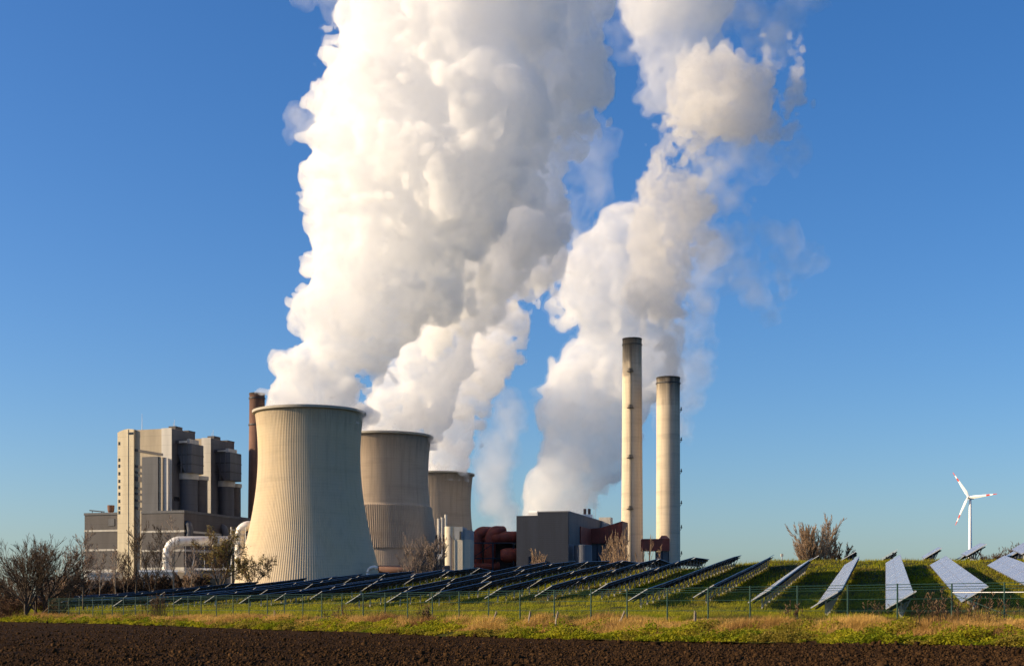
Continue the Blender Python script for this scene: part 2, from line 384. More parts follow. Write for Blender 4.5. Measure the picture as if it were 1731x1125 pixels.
def solar_table(x, y, Ln, label, group, scale=1.0, posts=True, tilt=TILT, zoff=0.0, extra=0.0):
    """low near corner of the panel over ground point x, y"""
    z0 = Hs(x, y); ex, ey = x + RD[0] * Ln * scale, y + RD[1] * Ln * scale
    z1 = Hs(ex, ey); pitch = math.atan2(z1 - z0, Ln * scale) + extra
    t = empty('solar_table', (x, y, z0 + zoff), -RZ)
    t.scale = (scale,) * 3
    tag(t, label, 'solar table', group)
    pm, em, bm_, rl, n = get_parts(Ln)
    R = Matrix.Rotation(pitch, 4, 'X') @ Matrix.Rotation(-tilt, 4, 'Y')
    for o in (pm, em, bm_, rl):
        c = link_or_copy(o, t); c.matrix_local = Matrix.Translation((0, 0, LOWZ)) @ R
    if posts:
        for i in range(n):
            yy = Ln * (i + .5) / n
            c = link_or_copy(POST, t); c.location = (SL * .44, yy, yy * math.tan(pitch))
            if posts == 2:
                s = link_or_copy(STRUT, c)
    return t

rows = [  # x and y of the low near corner, x of the far end
    (1625, 1017, 1588), (1498, 1031, 1496), (1371, 1027, 1428), (1265, 1018, 1348), (1172, 1009, 1287), (1060, 1016, 1230), (994, 1004.5, 1181), (905, 1007, 1123),
    (822, 1010, 1066), (721, 1016, 1013), (655, 1017, 959), (585, 1019.6, 904), (525, 1012, 839), (464, 1015, 788), (404, 1019.6, 739), (345, 1018, 692),
    (290, 1021, 647), (245, 1022, 602), (190, 1025, 558), (140, 1025, 514), (90, 1027, 472), (50, 1024, 431), (15, 1023, 392), (-25, 1022, 352), (-65, 1022, 312), (-110, 1022, 270)]
def ray_hit(x, y, off=LOWZ, d0=45, d1=360):
    ds = np.linspace(d0, d1, 1600); X = (x - CX) / F * ds; z = EYE + (HY - y) / F * ds
    g = H(X, ds) + off - z
    k = np.nonzero((g[:-1] < 0) & (g[1:] >= 0))[0]
    return float(ds[k[0]]) if len(k) else float(near_d(np.array(x)))
ROWGEO = []
rows.insert(0, (1775, 1010, 1680))
for ri, (xn, yn, xf) in enumerate(rows):
    d = near_d(np.array(float(xn))); dh = ray_hit(xn, yn)
    d = float(np.clip(dh, d * .9, d * 1.16))
    un, uf = (xn - CX) / F, (xf - CX) / F
    if xn > 1420: Yf = {1775: 112, 1625: 122, 1498: 131}[xn]
    else: Yf = d * (TANR - un) / max(TANR - uf, .02); Yf = min(Yf, d + 100)
    Lr = (Yf - d) / math.cos(RZ)
    near = ri < 7; gap = .03 if near else .25; sway = .0 if near else .05
    nt_ = max(3, round(Lr / (7.6 if near else 13.5))); Lt = [6.6, 7.0, 7.4, 7.8, 8.2, 8.6] if near else [12.0, 12.6, 13.2, 13.8, 14.4, 15.0, 15.6]; Ln = min(Lt, key=lambda q: abs(q - (Lr / nt_ - gap)))
    for k in range(nt_):
        off = k * (Ln + gap) + rng.normal(0, .05) * (not near); side = rng.normal(0, .05) * (not near)
        x = un * d + RD[0] * off + RD[1] * side; y = d + RD[1] * off - RD[0] * side
        base = f"solar table {ORD[k]} up from the fence in the {ORD[ri]} row from the turbine side"
        solar_table(x, y, Ln, base, 'solar tables in rows on the grassy hill', posts=2 if ri < 9 else 1, extra=0 if near else .005)
# tables on the flat top behind the crest
for i, (px, d, nn, nm) in enumerate([(1727, 128, 2, 'cut off by the picture edge'), (1634, 136, 2, 'just under the turbine mast'), (1562, 150, 2, 'one place over from the turbine'), (1490, 168, 2, 'midway between turbine and bare tree'),
                                     (1421, 188, 1, 'at the bare tree, trunk side'), (1361, 205, 1, 'under the bare tree crown')]):
    x = (px - CX) / F * d; sc = (1.45, 1.4, 1.4, 1.4, 1.5, 1.5)[i]
    for k in range(nn):
        solar_table(x + RD[0] * k * 7.5 * sc, d + RD[1] * k * 7.5 * sc, 7.2, f"solar table on the hilltop crest, {'nearer' if k == 0 else 'rear'} one, {nm}", 'solar tables behind the hill crest', scale=sc, posts=2, zoff=(-.1, -.2, -.3, -.1, 0, 0)[i], extra=(.055, .035, .035, .02, 0, 0)[i] * (k == 0))

# ------------------------------------------------------------------ fence
fx = [1788, 1698, 1609, 1517, 1433, 1348, 1268, 1197, 1128, 1060, 999, 937, 879, 826, 776, 731, 689, 651, 614, 578, 544, 512, 481, 452, 421, 394, 366, 340, 318, 294, 271, 250, 229, 209, 190, 173, 157, 134, 116, 100, 82]
def fence_pt(px):
    d = float(fence_d(np.array(float(px)))); return Vector(((px - CX) / F * d, d, 0))
fc = fence_pt(826); fence = empty('fence', (fc.x, fc.y, Hs(fc.x, fc.y)))
tag(fence, 'long dark green wire mesh fence on thin posts in front of the solar rows', 'fence')
FT = 2.56
p0 = MB().tube([(0, 0, -1.9), (0, 0, 0)], .036, 8).build('post', M['fence'], fence)
for i, px in enumerate(fx):
    q = fence_pt(px); o = p0 if i == 0 else p0.copy()
    if i: COL.objects.link(o)
    o.parent = fence; o.location = q - fence.location + Vector((0, 0, FT + rng.normal(0, .015)))
w = MB()
for h in (-.03, -.14, -.24, -.62, -1.1):
    w.tube([fence_pt(px) - fence.location + Vector((0, 0, FT + h)) for px in fx], .011 if h < -.03 else .014, 4, cap=False)
w.build('line_wire', M['fence'], fence)
a_, b_ = fence_pt(1609), fence_pt(1788)
MB().tube([a_ - fence.location + Vector((0, 0, FT - .38)), b_ - fence.location + Vector((0, 0, FT - .40))], .018, 8).build('brace', M['steel'], fence)
MB().tube([a_ - fence.location + Vector((0, 0, FT - .42)), (a_ + (b_ - a_) * .6) - fence.location + Vector((0, 0, FT - 1.35))], .013, 6).build('brace', M['fence'], fence)
mm, nt, b = new_mat('wire_mesh'); b.inputs['Base Color'].default_value = (.008, .03, .02, 1); b.inputs['Roughness'].default_value = .8; b.inputs['Specular IOR Level'].default_value = .1
tc = N(nt, 'ShaderNodeTexCoord'); sp = N(nt, 'ShaderNodeSeparateXYZ'); L(nt, tc.outputs['Object'], sp.inputs[0])
def diag(sign):
    a = N(nt, 'ShaderNodeMath', operation='MULTIPLY_ADD'); L(nt, sp.outputs['X'], a.inputs[0]); a.inputs[1].default_value = 1.6 * sign; L(nt, sp.outputs['Z'], a.inputs[2])
    q = N(nt, 'ShaderNodeMath', operation='MULTIPLY'); L(nt, a.outputs[0], q.inputs[0]); q.inputs[1].default_value = 1 / .09
    f = N(nt, 'ShaderNodeMath', operation='FRACT'); L(nt, q.outputs[0], f.inputs[0])
    g = N(nt, 'ShaderNodeMath', operation='LESS_THAN'); L(nt, f.outputs[0], g.inputs[0]); g.inputs[1].default_value = .05; return g.outputs[0]
mxm = N(nt, 'ShaderNodeMath', operation='MAXIMUM'); L(nt, diag(1), mxm.inputs[0]); L(nt, diag(-1), mxm.inputs[1]); L(nt, mxm.outputs[0], b.inputs['Alpha'])
vs, fs = [], []
for px in fx:
    q = fence_pt(px) - fence.location; vs += [(q.x, q.y, q.z + FT - 1.65), (q.x, q.y, q.z + FT - .24)]
for i in range(len(fx) - 1): fs.append((2 * i, 2 * i + 2, 2 * i + 3, 2 * i + 1))
fm = MB(); fm.v = vs; fm.f = fs; fm.build('mesh_netting', mm, fence)

# old wooden stakes in the long grass
for i, (px, yt, yb, lean, lab) in enumerate([(832, 1042, 1066, .26, 'leaning grey wooden stake, split at the top, below the tower foot'), (938, 1038, 1058, .16, 'slim pale wooden stake leaning beside a green fence post'), (1046, 1046, 1064, .32, 'short wooden stake tipped far over in dry grass'),
                                             (1175, 1038, 1064, -.04, 'upright weathered wooden stake nearest the pale solar rows'), (893, 1060, 1074, .1, 'low stub of a grey wooden stake in green weeds'), (464, 1038, 1052, -.03, 'small straight wooden stake before the large cooling tower'), (79, 1016, 1024, .02, 'tiny stake by the bare twin tree')][:6]):
    d = float(fence_d(np.array(float(px)))) - 2.6
    bx = (px - CX) / F * d; gz = Hs(bx, d); ht = max(.8, EYE + (HY - yt) / F * d - gz)
    s = MB(); r = .055
    s.tube([(0, 0, -.2), (lean * ht * .5, .02, ht * .5), (lean * ht + .02, 0, ht)], [r, r * .95, r * .7], 6)
    s.tube([(.03, .02, ht * .4), (lean * ht + .09, .03, ht * .93)], [r * .6, r * .3], 5)
    o = s.build('wooden_stake', M['wood']); o.location = (bx, d, gz); tag(o, lab, 'stake', 'old wooden stakes along the field edge')

# ------------------------------------------------------------------ soil clods, weeds, long grass, turf tufts
def frame_pts(n, t0, t1, power=1.0, u0=-.40, u1=.40, df=None):
    """random ground points between the field edge (0) and the fence (1); density per view angle evened out"""
    u = rng.uniform(u0, u1, n); x = CX + F * u
    de = edge_d(x); ff = fence_d(x)
    t = t0 + (t1 - t0) * rng.random(n) ** power
    d = de + (ff - de) * t
    return u * d, d, t
# clods
ico_v = []; phi = (1 + 5 ** .5) / 2
for a in (-1, 1):
    for b_ in (-phi, phi): ico_v += [(0, a, b_), (a, b_, 0), (b_, 0, a)]
ico_v = np.array(ico_v) / math.sqrt(1 + phi * phi)
import itertools
ico_f = [f for f in itertools.combinations(range(12), 3) if all(abs(np.linalg.norm(ico_v[f[i]] - ico_v[f[j]]) - 1.0515) < .01 for i, j in ((0, 1), (1, 2), (0, 2)))]
ico_f = np.array([f if np.dot(np.cross(ico_v[f[1]] - ico_v[f[0]], ico_v[f[2]] - ico_v[f[0]]), ico_v[f[0]]) > 0 else (f[0], f[2], f[1]) for f in ico_f])
n = 60000
u = rng.uniform(-.40, .40, n); de = edge_d(CX + F * u); q = rng.random(n); d = 1 / (1 / 35.0 + q * (1 / (de - .1) - 1 / 35.0)); X = u * d
keep = d < de; X, d = X[keep], d[keep]; n = len(X)
r = np.exp(rng.normal(math.log(.027), .45, n)) * (d / 50) ** .35
V = ico_v[None] * (1 + rng.uniform(-.5, .45, (n, 12, 1))) * r[:, None, None] * rng.uniform(.5, 1.4, (n, 1, 3))
V[..., 0] += X[:, None]; V[..., 1] += d[:, None]; V[..., 2] += (field_h(X, d) + r * .15)[:, None]
T = ico_f[None] + (np.arange(n) * 12)[:, None, None]
M['clod'] = noise_mat('soil_clod', (.011, .006, .0027), (.08, .043, .019), nscale=.9, detail=10, rough=1, spec=.03, p0=.3, p1=.78)
tag(obj_np('soil_clods', V.reshape(-1, 3), tris=T.reshape(-1, 3), mat=M['clod']), kind='stuff')

def blades(name, X, Y, h, w, lean, mat, seg=2, z=None, wind=.25, curl=.5):
    """each blade a bent tapering strip"""
    n = len(X); a = rng.uniform(0, 2 * PI, n); z0 = (H(X, Y) if z is None else z) - .03
    la = rng.normal(wind, 1.2, n); ln = np.abs(rng.normal(0, lean, n)) + .04
    dx, dy = np.cos(la) * ln, np.sin(la) * ln
    px, py = np.cos(a) * w / 2, np.sin(a) * w / 2
    fr = np.linspace(0, 1, seg + 1); Vs = []
    for f in fr:
        k = f + curl * f * f; wz = (1 - .85 * f)
        cx, cy, cz = X + dx * h * k, Y + dy * h * k, z0 + h * f * (1 - .25 * f * ln)
        Vs += [np.stack([cx - px * wz, cy - py * wz, cz], -1), np.stack([cx + px * wz, cy + py * wz, cz], -1)]
    V = np.stack(Vs, 1); m = 2 * (seg + 1)
    base = (np.arange(n) * m)[:, None]
    Q = np.concatenate([base + np.array([[2 * i, 2 * i + 1, 2 * i + 3, 2 * i + 2]]) for i in range(seg)], 0)
    return tag(obj_np(name, V.reshape(-1, 3), quads=Q, mat=mat), kind='stuff')
def leaf_mat(name, c1, c2, nscale=.6, trans=.3, c3=None, n3=.35):
    m = noise_mat(name, c1, c2, nscale=nscale, rough=.85, spec=.12, detail=8, c3=c3, n3=n3, f3=(.48, .62))
    nt = m.node_tree; b = nt.nodes['Principled BSDF']; out = nt.nodes['Material Output']
    col = b.inputs['Base Color'].links[0].from_socket
    tr = N(nt, 'ShaderNodeBsdfTranslucent'); L(nt, col, tr.inputs['Color'])
    ms = N(nt, 'ShaderNodeMixShader'); ms.inputs[0].default_value = trans; L(nt, b.outputs[0], ms.inputs[1]); L(nt, tr.outputs[0], ms.inputs[2]); L(nt, ms.outputs[0], out.inputs['Surface'])
    return m
M['dry'] = leaf_mat('dry_grass', (.38, .225, .055), (.66, .43, .13), .5, .3, c3=(.30, .165, .06), n3=.25)
M['weed'] = leaf_mat('weed_leaves', (.13, .17, .007), (.42, .37, .02), .8, .45, c3=(.24, .19, .03), n3=.4)
M['turfblade'] = leaf_mat('turf_blades', (.16, .19, .006), (.40, .35, .02), .35, .45, c3=(.16, .125, .03), n3=.22)
M['stalk'] = leaf_mat('dead_stalks', (.09, .055, .03), (.20, .13, .075), .7, .1)
def clumpy(X, Y, s, thr, seed):
    return vnoise2(X / s, Y / s, seed) > thr
# long dry grass in front of the fence
X, Y, t = frame_pts(150000, .22, 1.15)
k = (vnoise2(X / 2.4, Y / 2.0, 21) * .65 + vnoise2(X / .6, Y / .6, 22) * .35) > (.52 - .20 * np.exp(-((t - .55) / .25) ** 2)); X, Y, t = X[k], Y[k], t[k]
sc = (Y / 65) ** .5
h = (.14 + .62 * vnoise2(X / 1.6, Y / 1.6, 23) ** 1.6) * rng.uniform(.55, 1.15, len(X)) * np.clip(1.25 - np.abs(t - .6), .5, 1.1)
blades('long_dry_grass', X, Y, h, .028 * sc, .55, M['dry'], 3)
# green weeds along the field edge
X, Y, t = frame_pts(120000, -.02, .62, 1.25)
k = (vnoise2(X / .9, Y / .9, 31) * .55 + vnoise2(X / .35, Y / .35, 32) * .45) > .40; X, Y, t = X[k], Y[k], t[k]
n = len(X); hh = .02 + (.05 + .55 * vnoise2(X / .8, Y / .8, 33) ** 1.6) * rng.random(n)
s = rng.uniform(.035, .085, n) * (Y / 65) ** .5
nrm = rng.normal(0, .6, (n, 3)); nrm[:, 2] += .8; nrm /= np.linalg.norm(nrm, axis=1)[:, None]
ta = np.cross(nrm, rng.normal(0, 1, (n, 3))); ta /= np.linalg.norm(ta, axis=1)[:, None]; tb = np.cross(nrm, ta)
c = np.stack([X, Y, H(X, Y) + hh], -1)
V = np.stack([c - ta * s[:, None], c + tb * s[:, None] * .55, c + ta * s[:, None], c - tb * s[:, None] * .55], 1).reshape(-1, 3)
tag(obj_np('weeds', V, quads=np.arange(n * 4).reshape(-1, 4), mat=M['weed']), kind='stuff')
# turf tufts over the bank and between the rows
n = 380000; u = rng.uniform(-.42, .40, n); x = CX + F * u; ff = fence_d(x) - 2.5; d1 = np.interp(x, XF, DF) + 22
q = rng.random(n); d = 1 / (1 / ff + q * (1 / d1 - 1 / ff)); X = u * d
k = (vnoise2(X / .8, d / .8, 41) * .6 + vnoise2(X / .3, d / .3, 42) * .4) > .36; X, d = X[k], d[k]
h = (.07 + .34 * vnoise2(X / 1.1, d / 1.1, 43) ** 1.7) * rng.uniform(.6, 1.3, len(X)) * (d / 70) ** .3
blades('turf_grass', X, d, h, .034 * (d / 65) ** .8, .45, M['turfblade'], 1)
# tall dead stalks near the pale rows
def stalk_clump(px, dt, n, spread, hgt, lab, seedheads=True):
    d = float(fence_d(np.array(float(px)))) + dt; cx = (px - CX) / F * d
    z0 = Hs(cx, d); m = MB()
    for i in range(n):
        x, y = rng.normal(0, spread), rng.normal(0, spread * .5); hh_ = hgt * rng.uniform(.55, 1.1); lx_, ly_ = rng.normal(.02, .12), rng.normal(0, .1)
        zb = Hs(cx + x, d + y) - z0
        m.tube([(x, y, zb - .05), (x + lx_ * hh_ * .4, y + ly_ * hh_ * .4, zb + hh_ * .55), (x + lx_ * hh_, y + ly_ * hh_, zb + hh_)], [.013, .011, .006], 3, cap=False)
        if seedheads:
            for kk_ in range(4):
                a = rng.uniform(0, 2 * PI); f = rng.uniform(.5, 1); p = Vector((x + lx_ * hh_ * f, y + ly_ * hh_ * f, zb + hh_ * f))
                m.tube([p, p + Vector((math.cos(a) * .09, math.sin(a) * .09, .10))], [.012, .02], 3, cap=False)
    o = m.build('weed_stalks', M['stalk']); o.location = (cx, d, z0); tag(o, lab, 'tall weeds', 'clumps of dead stalks along the fence')
for a in ((1580, 1.0, 26, .35, 1.25, 'dense brown clump of tall dead stalks before the rightmost full pale solar row'), (1612, -2.0, 40, .9, 1.35, 'widest bristling clump of straw stalks in front of the green fence'), (1662, 1.5, 22, .8, 1.0, 'loose dark stalks between two green posts under the braced fence corner'),
          (1478, .8, 14, .5, .8, 'short thin dark stalks beside the lowest pale solar row'), (1339, -.8, 12, .3, 1.0, 'sparse straw stalks by a green post left of the bare twig tree row'), (718, -2.4, 26, .22, 1.15, 'dark shrubby weed standing against the pale gap of the middle fence'),
          (570, -1.5, 24, .5, .9, 'low dark weed clump below the second cooling tower'), (265, -1.0, 60, .45, 1.9, 'rusty brown tall weed bush before the blue solar rows')):
    stalk_clump(*a)
# ------------------------------------------------------------------ power station
class Loc:
    """a building's own axes: l to the right along its front, b away from us"""
    def __init__(s, px, d, rz_deg):
        s.o = np.array([(px - CX) / F * d, d]); s.rz = math.radians(-rz_deg)
        s.R = np.array([math.cos(s.rz), math.sin(s.rz)]); s.B = np.array([-math.sin(s.rz), math.cos(s.rz)])
    def l(s, px, b):
        u = (px - CX) / F
        return (u * (s.o[1] + b * s.B[1]) - s.o[0] - b * s.B[0]) / (s.R[0] - u * s.R[1])
    def b(s, px, l):
        u = (px - CX) / F
        return (u * (s.o[1] + l * s.R[1]) - s.o[0] - l * s.R[0]) / (s.B[0] - u * s.B[1])
    def z(s, py, l, b): return EYE + (HY - py) / F * (s.o[1] + l * s.R[1] + b * s.B[1])
    def thing(s, name): return empty(name, (s.o[0], s.o[1], 0), s.rz)

# --- boiler house on the left
A = Loc(311, 850, 19.1)
bh = A.thing('boiler_house'); tag(bh, 'huge beige and brown boiler house with a tall stair tower above a low dark hall', 'power station')
l0 = A.l(143, 0); HT = A.z(863, 0, 0); BE = 84
b0 = 23.6; bs_ = b0 - 1.6
l0 = A.l(143, b0 + 1); lg = A.l(239, 0); HL = A.z(868, l0, b0 + 1); lge = A.l(262, b0 + 1)
hall = MB().box(lg, 0, 0, BE, 0, HT).build('lower_hall', M['clad_brown'], bh)
wing = MB().box(l0, lg - .05, b0 + 1, BE, 0, HL).build('hall_wing', M['clad_brown'], bh)
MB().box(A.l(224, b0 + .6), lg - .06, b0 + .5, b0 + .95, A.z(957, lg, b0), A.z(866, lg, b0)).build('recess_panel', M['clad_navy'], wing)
for py in (897, 929.5):
    zc = A.z(py, 0, 0); MB().box(lg, .25, -.25, 0, zc - .6, zc + .6).box(0, .25, .0, BE, zc - .6, zc + .6).build('pale_band', M['band'], hall)
    zc = A.z(py, l0, b0); MB().box(l0 - .2, A.l(198, b0), b0 + .75, b0 + 1, zc - .6, zc + .6).build('pale_band', M['band'], wing)
zb = A.z(958, 0, 0); MB().box(l0 - .2, A.l(198, b0), b0 + .7, b0 + .98, 0, zb).build('plinth', M['clad_light'], wing); MB().box(lg, .25, -.3, 0, 0, zb).box(0, .3, 0, BE, 0, zb).build('plinth', M['clad_light'], hall)
MB().box(l0 - .3, A.l(198, b0), b0 + .6, b0 + .97, HL - 1.0, HL + .5).build('parapet', M['clad_grey'], wing); MB().box(lg, .4, -.35, 0, HT - 1.0, HT + .5).box(0, .4, 0, BE, HT - 1.0, HT + .5).build('parapet', M['clad_grey'], hall)
lw = A.l(187, b0); MB().box(lw - 2.2, lw + 2.2, b0 + .7, b0 + .99, A.z(888, lw, b0), A.z(876, lw, b0)).build('louvre', M['clad_grey'], wing)
HT_ = HT; HT = HL; lh = A.l(187.5, 32); MB().lathe([(1.6, HT), (1.7, HT + 1.5), (2.1, HT + 2), (2.3, HT + 5.6), (2.0, HT + 5.6), (1.8, HT + 2)], 16, (lh, 32)).build('roof_hopper', M['stack_brown'], wing)
lr = A.l(165, 30); MB().tube([(lr - 6, 30, HT + 2.6), (lr + 5, 30, HT + 1.4)], .4, 6).tube([(lr + 3, 30, HT), (lr + 3, 30, HT + 1.6)], .3, 6).tube([(lr - 4, 30, HT), (lr - 4, 30, HT + 2.4)], .2, 6).build('roof_boom', M['dark'], wing); HT = HT_
# stair tower
s0, s1 = A.l(198.6, bs_), A.l(226, bs_); sm = s0 + (s1 - s0) * .45
zt0, zt1 = A.z(731, s0, bs_), A.z(724, s1, bs_)
st = MB()
prof = [(s0, 0), (s1, 0), (s1, zt1 - .4), (sm + 2.5, zt1), (sm, zt1 - .2), (s0 + 1.6, zt0 + .8), (s0, zt0)]
n = len(prof)
st.add([(x, bs_, z) for x, z in prof] + [(x, b0 + 9, z) for x, z in prof], [tuple(range(n)), tuple(range(2 * n - 1, n - 1, -1))] + [(i, n + i, n + (i + 1) % n, (i + 1) % n) for i in range(n)])
sto = st.build('stair_tower', M['clad_beige'], bh)
for v in (230, 338, 378, 427, 477, 517, 560, 608, 652, 682):
    py = 690 + v / 3.88; zz = A.z(py, s0, bs_); MB().box(s0 + .7, s0 + 1.9, bs_ - .12, bs_, zz - 1, zz + 1).build('window', M['glass'], sto)
MB().box(s1 - 4.4, s1 - .3, bs_ - .2, bs_, zt1 - 3.6, zt1 - 2.2).build('vent_slot', M['glass'], sto)
MB().box(sm + 2.2, sm + 2.6, bs_ - .25, bs_, 0, zt1 - .3).build('corner_trim', M['clad_beige'], sto)
# two boiler blocks one behind the other
lA1 = A.l(290, b0); lA0 = s1 + .02; zA = A.z(723.5, lA1, b0)
def boiler_block(l0_, l1_, bf, depth, zt, strip):
    blk = MB().box(l0_, l1_, bf, bf + depth, 0, zt).build('boiler_block', M['clad_beige2'], bh)
    MB().box(l1_ - strip, l1_ + .25, bf - .3, bf, 0, zt + .3).build('pilaster', M['clad_light'], blk)
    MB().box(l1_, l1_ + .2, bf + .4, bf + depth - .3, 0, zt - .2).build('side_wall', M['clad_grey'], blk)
    MB().box(l0_, l1_ + .3, bf + depth * .70, bf + depth, zt, zt + 1.0).box(l1_ - 6, l1_ - 1, bf + 6, bf + 14, zt, zt + 2.2).build('roof_parapet', M['clad_brown'], blk)
    MB().tube([(l1_ - 3.5, bf + 9, zt + 2.2), (l1_ - 3.5, bf + 9, zt + 6.5)], .12, 5).tube([(l1_ - 5, bf + 10, zt + 2.2), (l1_ - 5, bf + 10, zt + 5)], .12, 5).build('antenna', M['steel'], blk)
    return blk
bA = boiler_block(lA0, lA1, b0, 27, zA, lA1 - A.l(273.5, b0))
bB_ = 72; lB1 = A.l(356, bB_); zB = A.z(740, lB1, bB_)
bB = boiler_block(A.l(300, bB_), lB1, bB_, 30, zB, lB1 - A.l(341, bB_))
lm = A.l(240, b0 + 5); MB().tube([(lm, b0 + 5, zA), (lm, b0 + 5, A.z(699, lm, b0 + 5))], [.22, .08], 5).build('mast', M['steel'], bA)
# sloped dark boxes on the front stand in for shadow lines and slots
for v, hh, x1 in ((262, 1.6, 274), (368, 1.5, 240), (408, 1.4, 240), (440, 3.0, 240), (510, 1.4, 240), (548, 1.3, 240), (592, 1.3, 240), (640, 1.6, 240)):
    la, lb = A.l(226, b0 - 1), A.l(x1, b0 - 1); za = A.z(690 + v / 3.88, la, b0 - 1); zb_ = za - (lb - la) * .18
    MB().hexa([(la, b0 - .45, za - hh), (lb, b0 - .45, zb_ - hh), (lb, b0 - .02, zb_ - hh), (la, b0 - .02, za - hh), (la, b0 - .45, za), (lb, b0 - .45, zb_), (lb, b0 - .02, zb_), (la, b0 - .02, za)]).build('shadow_slot_bar', M['clad_brown'], bA)
la, lb = A.l(240, b0 - 4), A.l(267, b0 - 4); MB().box(la, lb, b0 - 4, b0 - .05, HT - .5, A.z(772, la, b0 - 4)).build('front_annex', M['clad_grey'], bA)
lc = A.l(275, b0 - 3); MB().box(lb + .02, lc, b0 - 3.2, b0 - .05, HT - .5, A.z(772, lc, b0 - 3)).build('front_annex', M['clad_beige2'], bA)
ld = A.l(284, b0 - 2); MB().box(lc + .02, ld, b0 - 2.2, b0 - .35, HT - .5, A.z(774, ld, b0 - 3)).build('front_annex', M['clad_light'], bA)
# flue gas boxes and round ducts on the flank
def flank(lw_, bf, x_corner, x_back, y_top, y_bot, par_y, cyl_x0, cyl_x1, cyl2_x1, cyl_bot):
    lf = A.l(x_corner, bf); bk = A.b(x_back, lf); zt, zb2 = A.z(y_top, lf, bf), A.z(y_bot, lf, bf)
    cut = (lf - lw_) * .55; bx = MB(); pf_ = [(lw_ + .25, zb2 + 12), (lw_ + cut, zb2), (lf, zb2), (lf, zt), (lw_ + .25, zt)]
    bx.add([(x, bf, z) for x, z in pf_] + [(x, bk, z) for x, z in pf_], [(0, 1, 2, 3, 4), (9, 8, 7, 6, 5)] + [(i, 5 + i, 5 + (i + 1) % 5, (i + 1) % 5) for i in range(5)])
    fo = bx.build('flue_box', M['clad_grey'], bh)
    zp = A.z(par_y, lf, bf)
    MB().box(lw_ - 2, lf - 3.5, bf - 2, bk - 3, zt, zp - .6).build('roof_gallery', M['clad_brown'], fo)
    g = MB()
    for k in range(5):
        t = bf + (bk - 3 - bf) * (k + .15) / 5; g.box(lf - 3.5, lf - 1.4, t, t + (bk - bf) * .12, zt, zp + .2)
    for k in range(3): g.box(lw_ + 3 + k * (lf - lw_ - 6) / 3, lw_ + 5.5 + k * (lf - lw_ - 6) / 3, bf - 2.4, bf - 2, zt + .3, zp - 1.2)
    g.build('roof_unit', M['clad_light'], fo)
    for k in (.30, .62): zz = zb2 + (zt - zb2) * k; MB().box(lw_ + .3, lf + .25, bf - .3, bf, zz - .35, zz + .35).box(lf, lf + .3, bf, bk, zz - .3, zz + .3).build('walkway', M['dark'], fo)
    for k in (.33, .66): q = lw_ + (lf - lw_) * k; MB().box(q - .4, q + .4, bf - .5, bf, zb2, zt).build('column', M['clad_grey'], fo)
    bc = bf + 8; la_, lb_ = A.l(cyl_x0, bc), A.l(cyl_x1, bc); r = (lb_ - la_) / 2; zc = A.z(cyl_bot, la_, bc)
    ztop = zb2 - 1.4
    MB().lathe([(r, 0), (r, ztop - 3), (r + .1, ztop)], 28, ((la_ + lb_) / 2, bc)).build('round_duct', M['clad_grey'], bh, True)
    MB().lathe([(r + .05, ztop - .1), (r + .8, ztop - 2.4), (r + .8, ztop - .2), (r + .7, zb2)], 28, ((la_ + lb_) / 2, bc)).build('collar', M['band'], bh, False)
    le = A.l(cyl2_x1, bc + 9); r2 = r * .85
    MB().lathe([(r2, 0), (r2, ztop)], 24, (le - r2, bc + 9)).build('round_duct', M['clad_brown'], bh, True)
    MB().lathe([(r2 + .05, ztop - 2), (r2 + .7, ztop - 2), (r2 + .7, ztop + .4)], 24, (le - r2, bc + 9)).build('collar', M['band'], bh)
    return fo
flank(lA1, b0 + 6, 323.6, 344, 749, 798, 741.5, 305, 332, 349, 862)
flank(lB1, bB_ + 6, 389, 408, 763.5, 811, 757.5, 370, 394, 405.5, 873)
MB().box(lA1 + .2, lA1 + .5, b0 + 2, b0 + 8, A.z(845, lA1, b0), A.z(838, lA1, b0)).build('louvre', M['glass'], bh)
# vent elbows on the hall flank
for px, py in ((315, 890), (375, 896)):
    bb = A.b(px, 0); zz = A.z(py, 0, bb); MB().tube([(0, bb, zz - 8), (1.8, bb, zz - 7), (2.6, bb, zz - 2), (1.6, bb, zz + 1.4), (0, bb, zz + 2)], 2.1, 12).build('vent_elbow', M['clad_grey'], hall, True)

# --- low sheds in front of the hall
def shed(px0, px1, d, ytop, lab, mat, roof, dep=16):
    x0, x1 = (px0 - CX) / F * d, (px1 - CX) / F * d; z = EYE + (HY - ytop) / F * d
    t = empty('low_shed', (x0, d, 0)); tag(t, lab, 'shed')
    MB().box(0, x1 - x0, 0, dep, 0, z).build('wall', mat, t)
    MB().box(-.4, x1 - x0 + .4, -.4, dep + .4, z, z + 1.1).build('roof', roof, t)
    g = MB()
    k = 4.0
    g.box(3, x1 - x0 - 3, -.08, 0, z * .55, z * .8); g.build('window', M['glass'], t)
    return t
shed(236, 300, 800, 966, 'low pale roofed shed beside the foot of the silver pipe', M['clad_light'], M['white'])
shed(330, 392, 815, 963, 'low shed with a pale roof between the two silver pipes', M['clad_grey'], M['white'])
shed(148, 196, 790, 970, 'long low white shed under the stair tower foot', M['clad_light'], M['clad_light'])

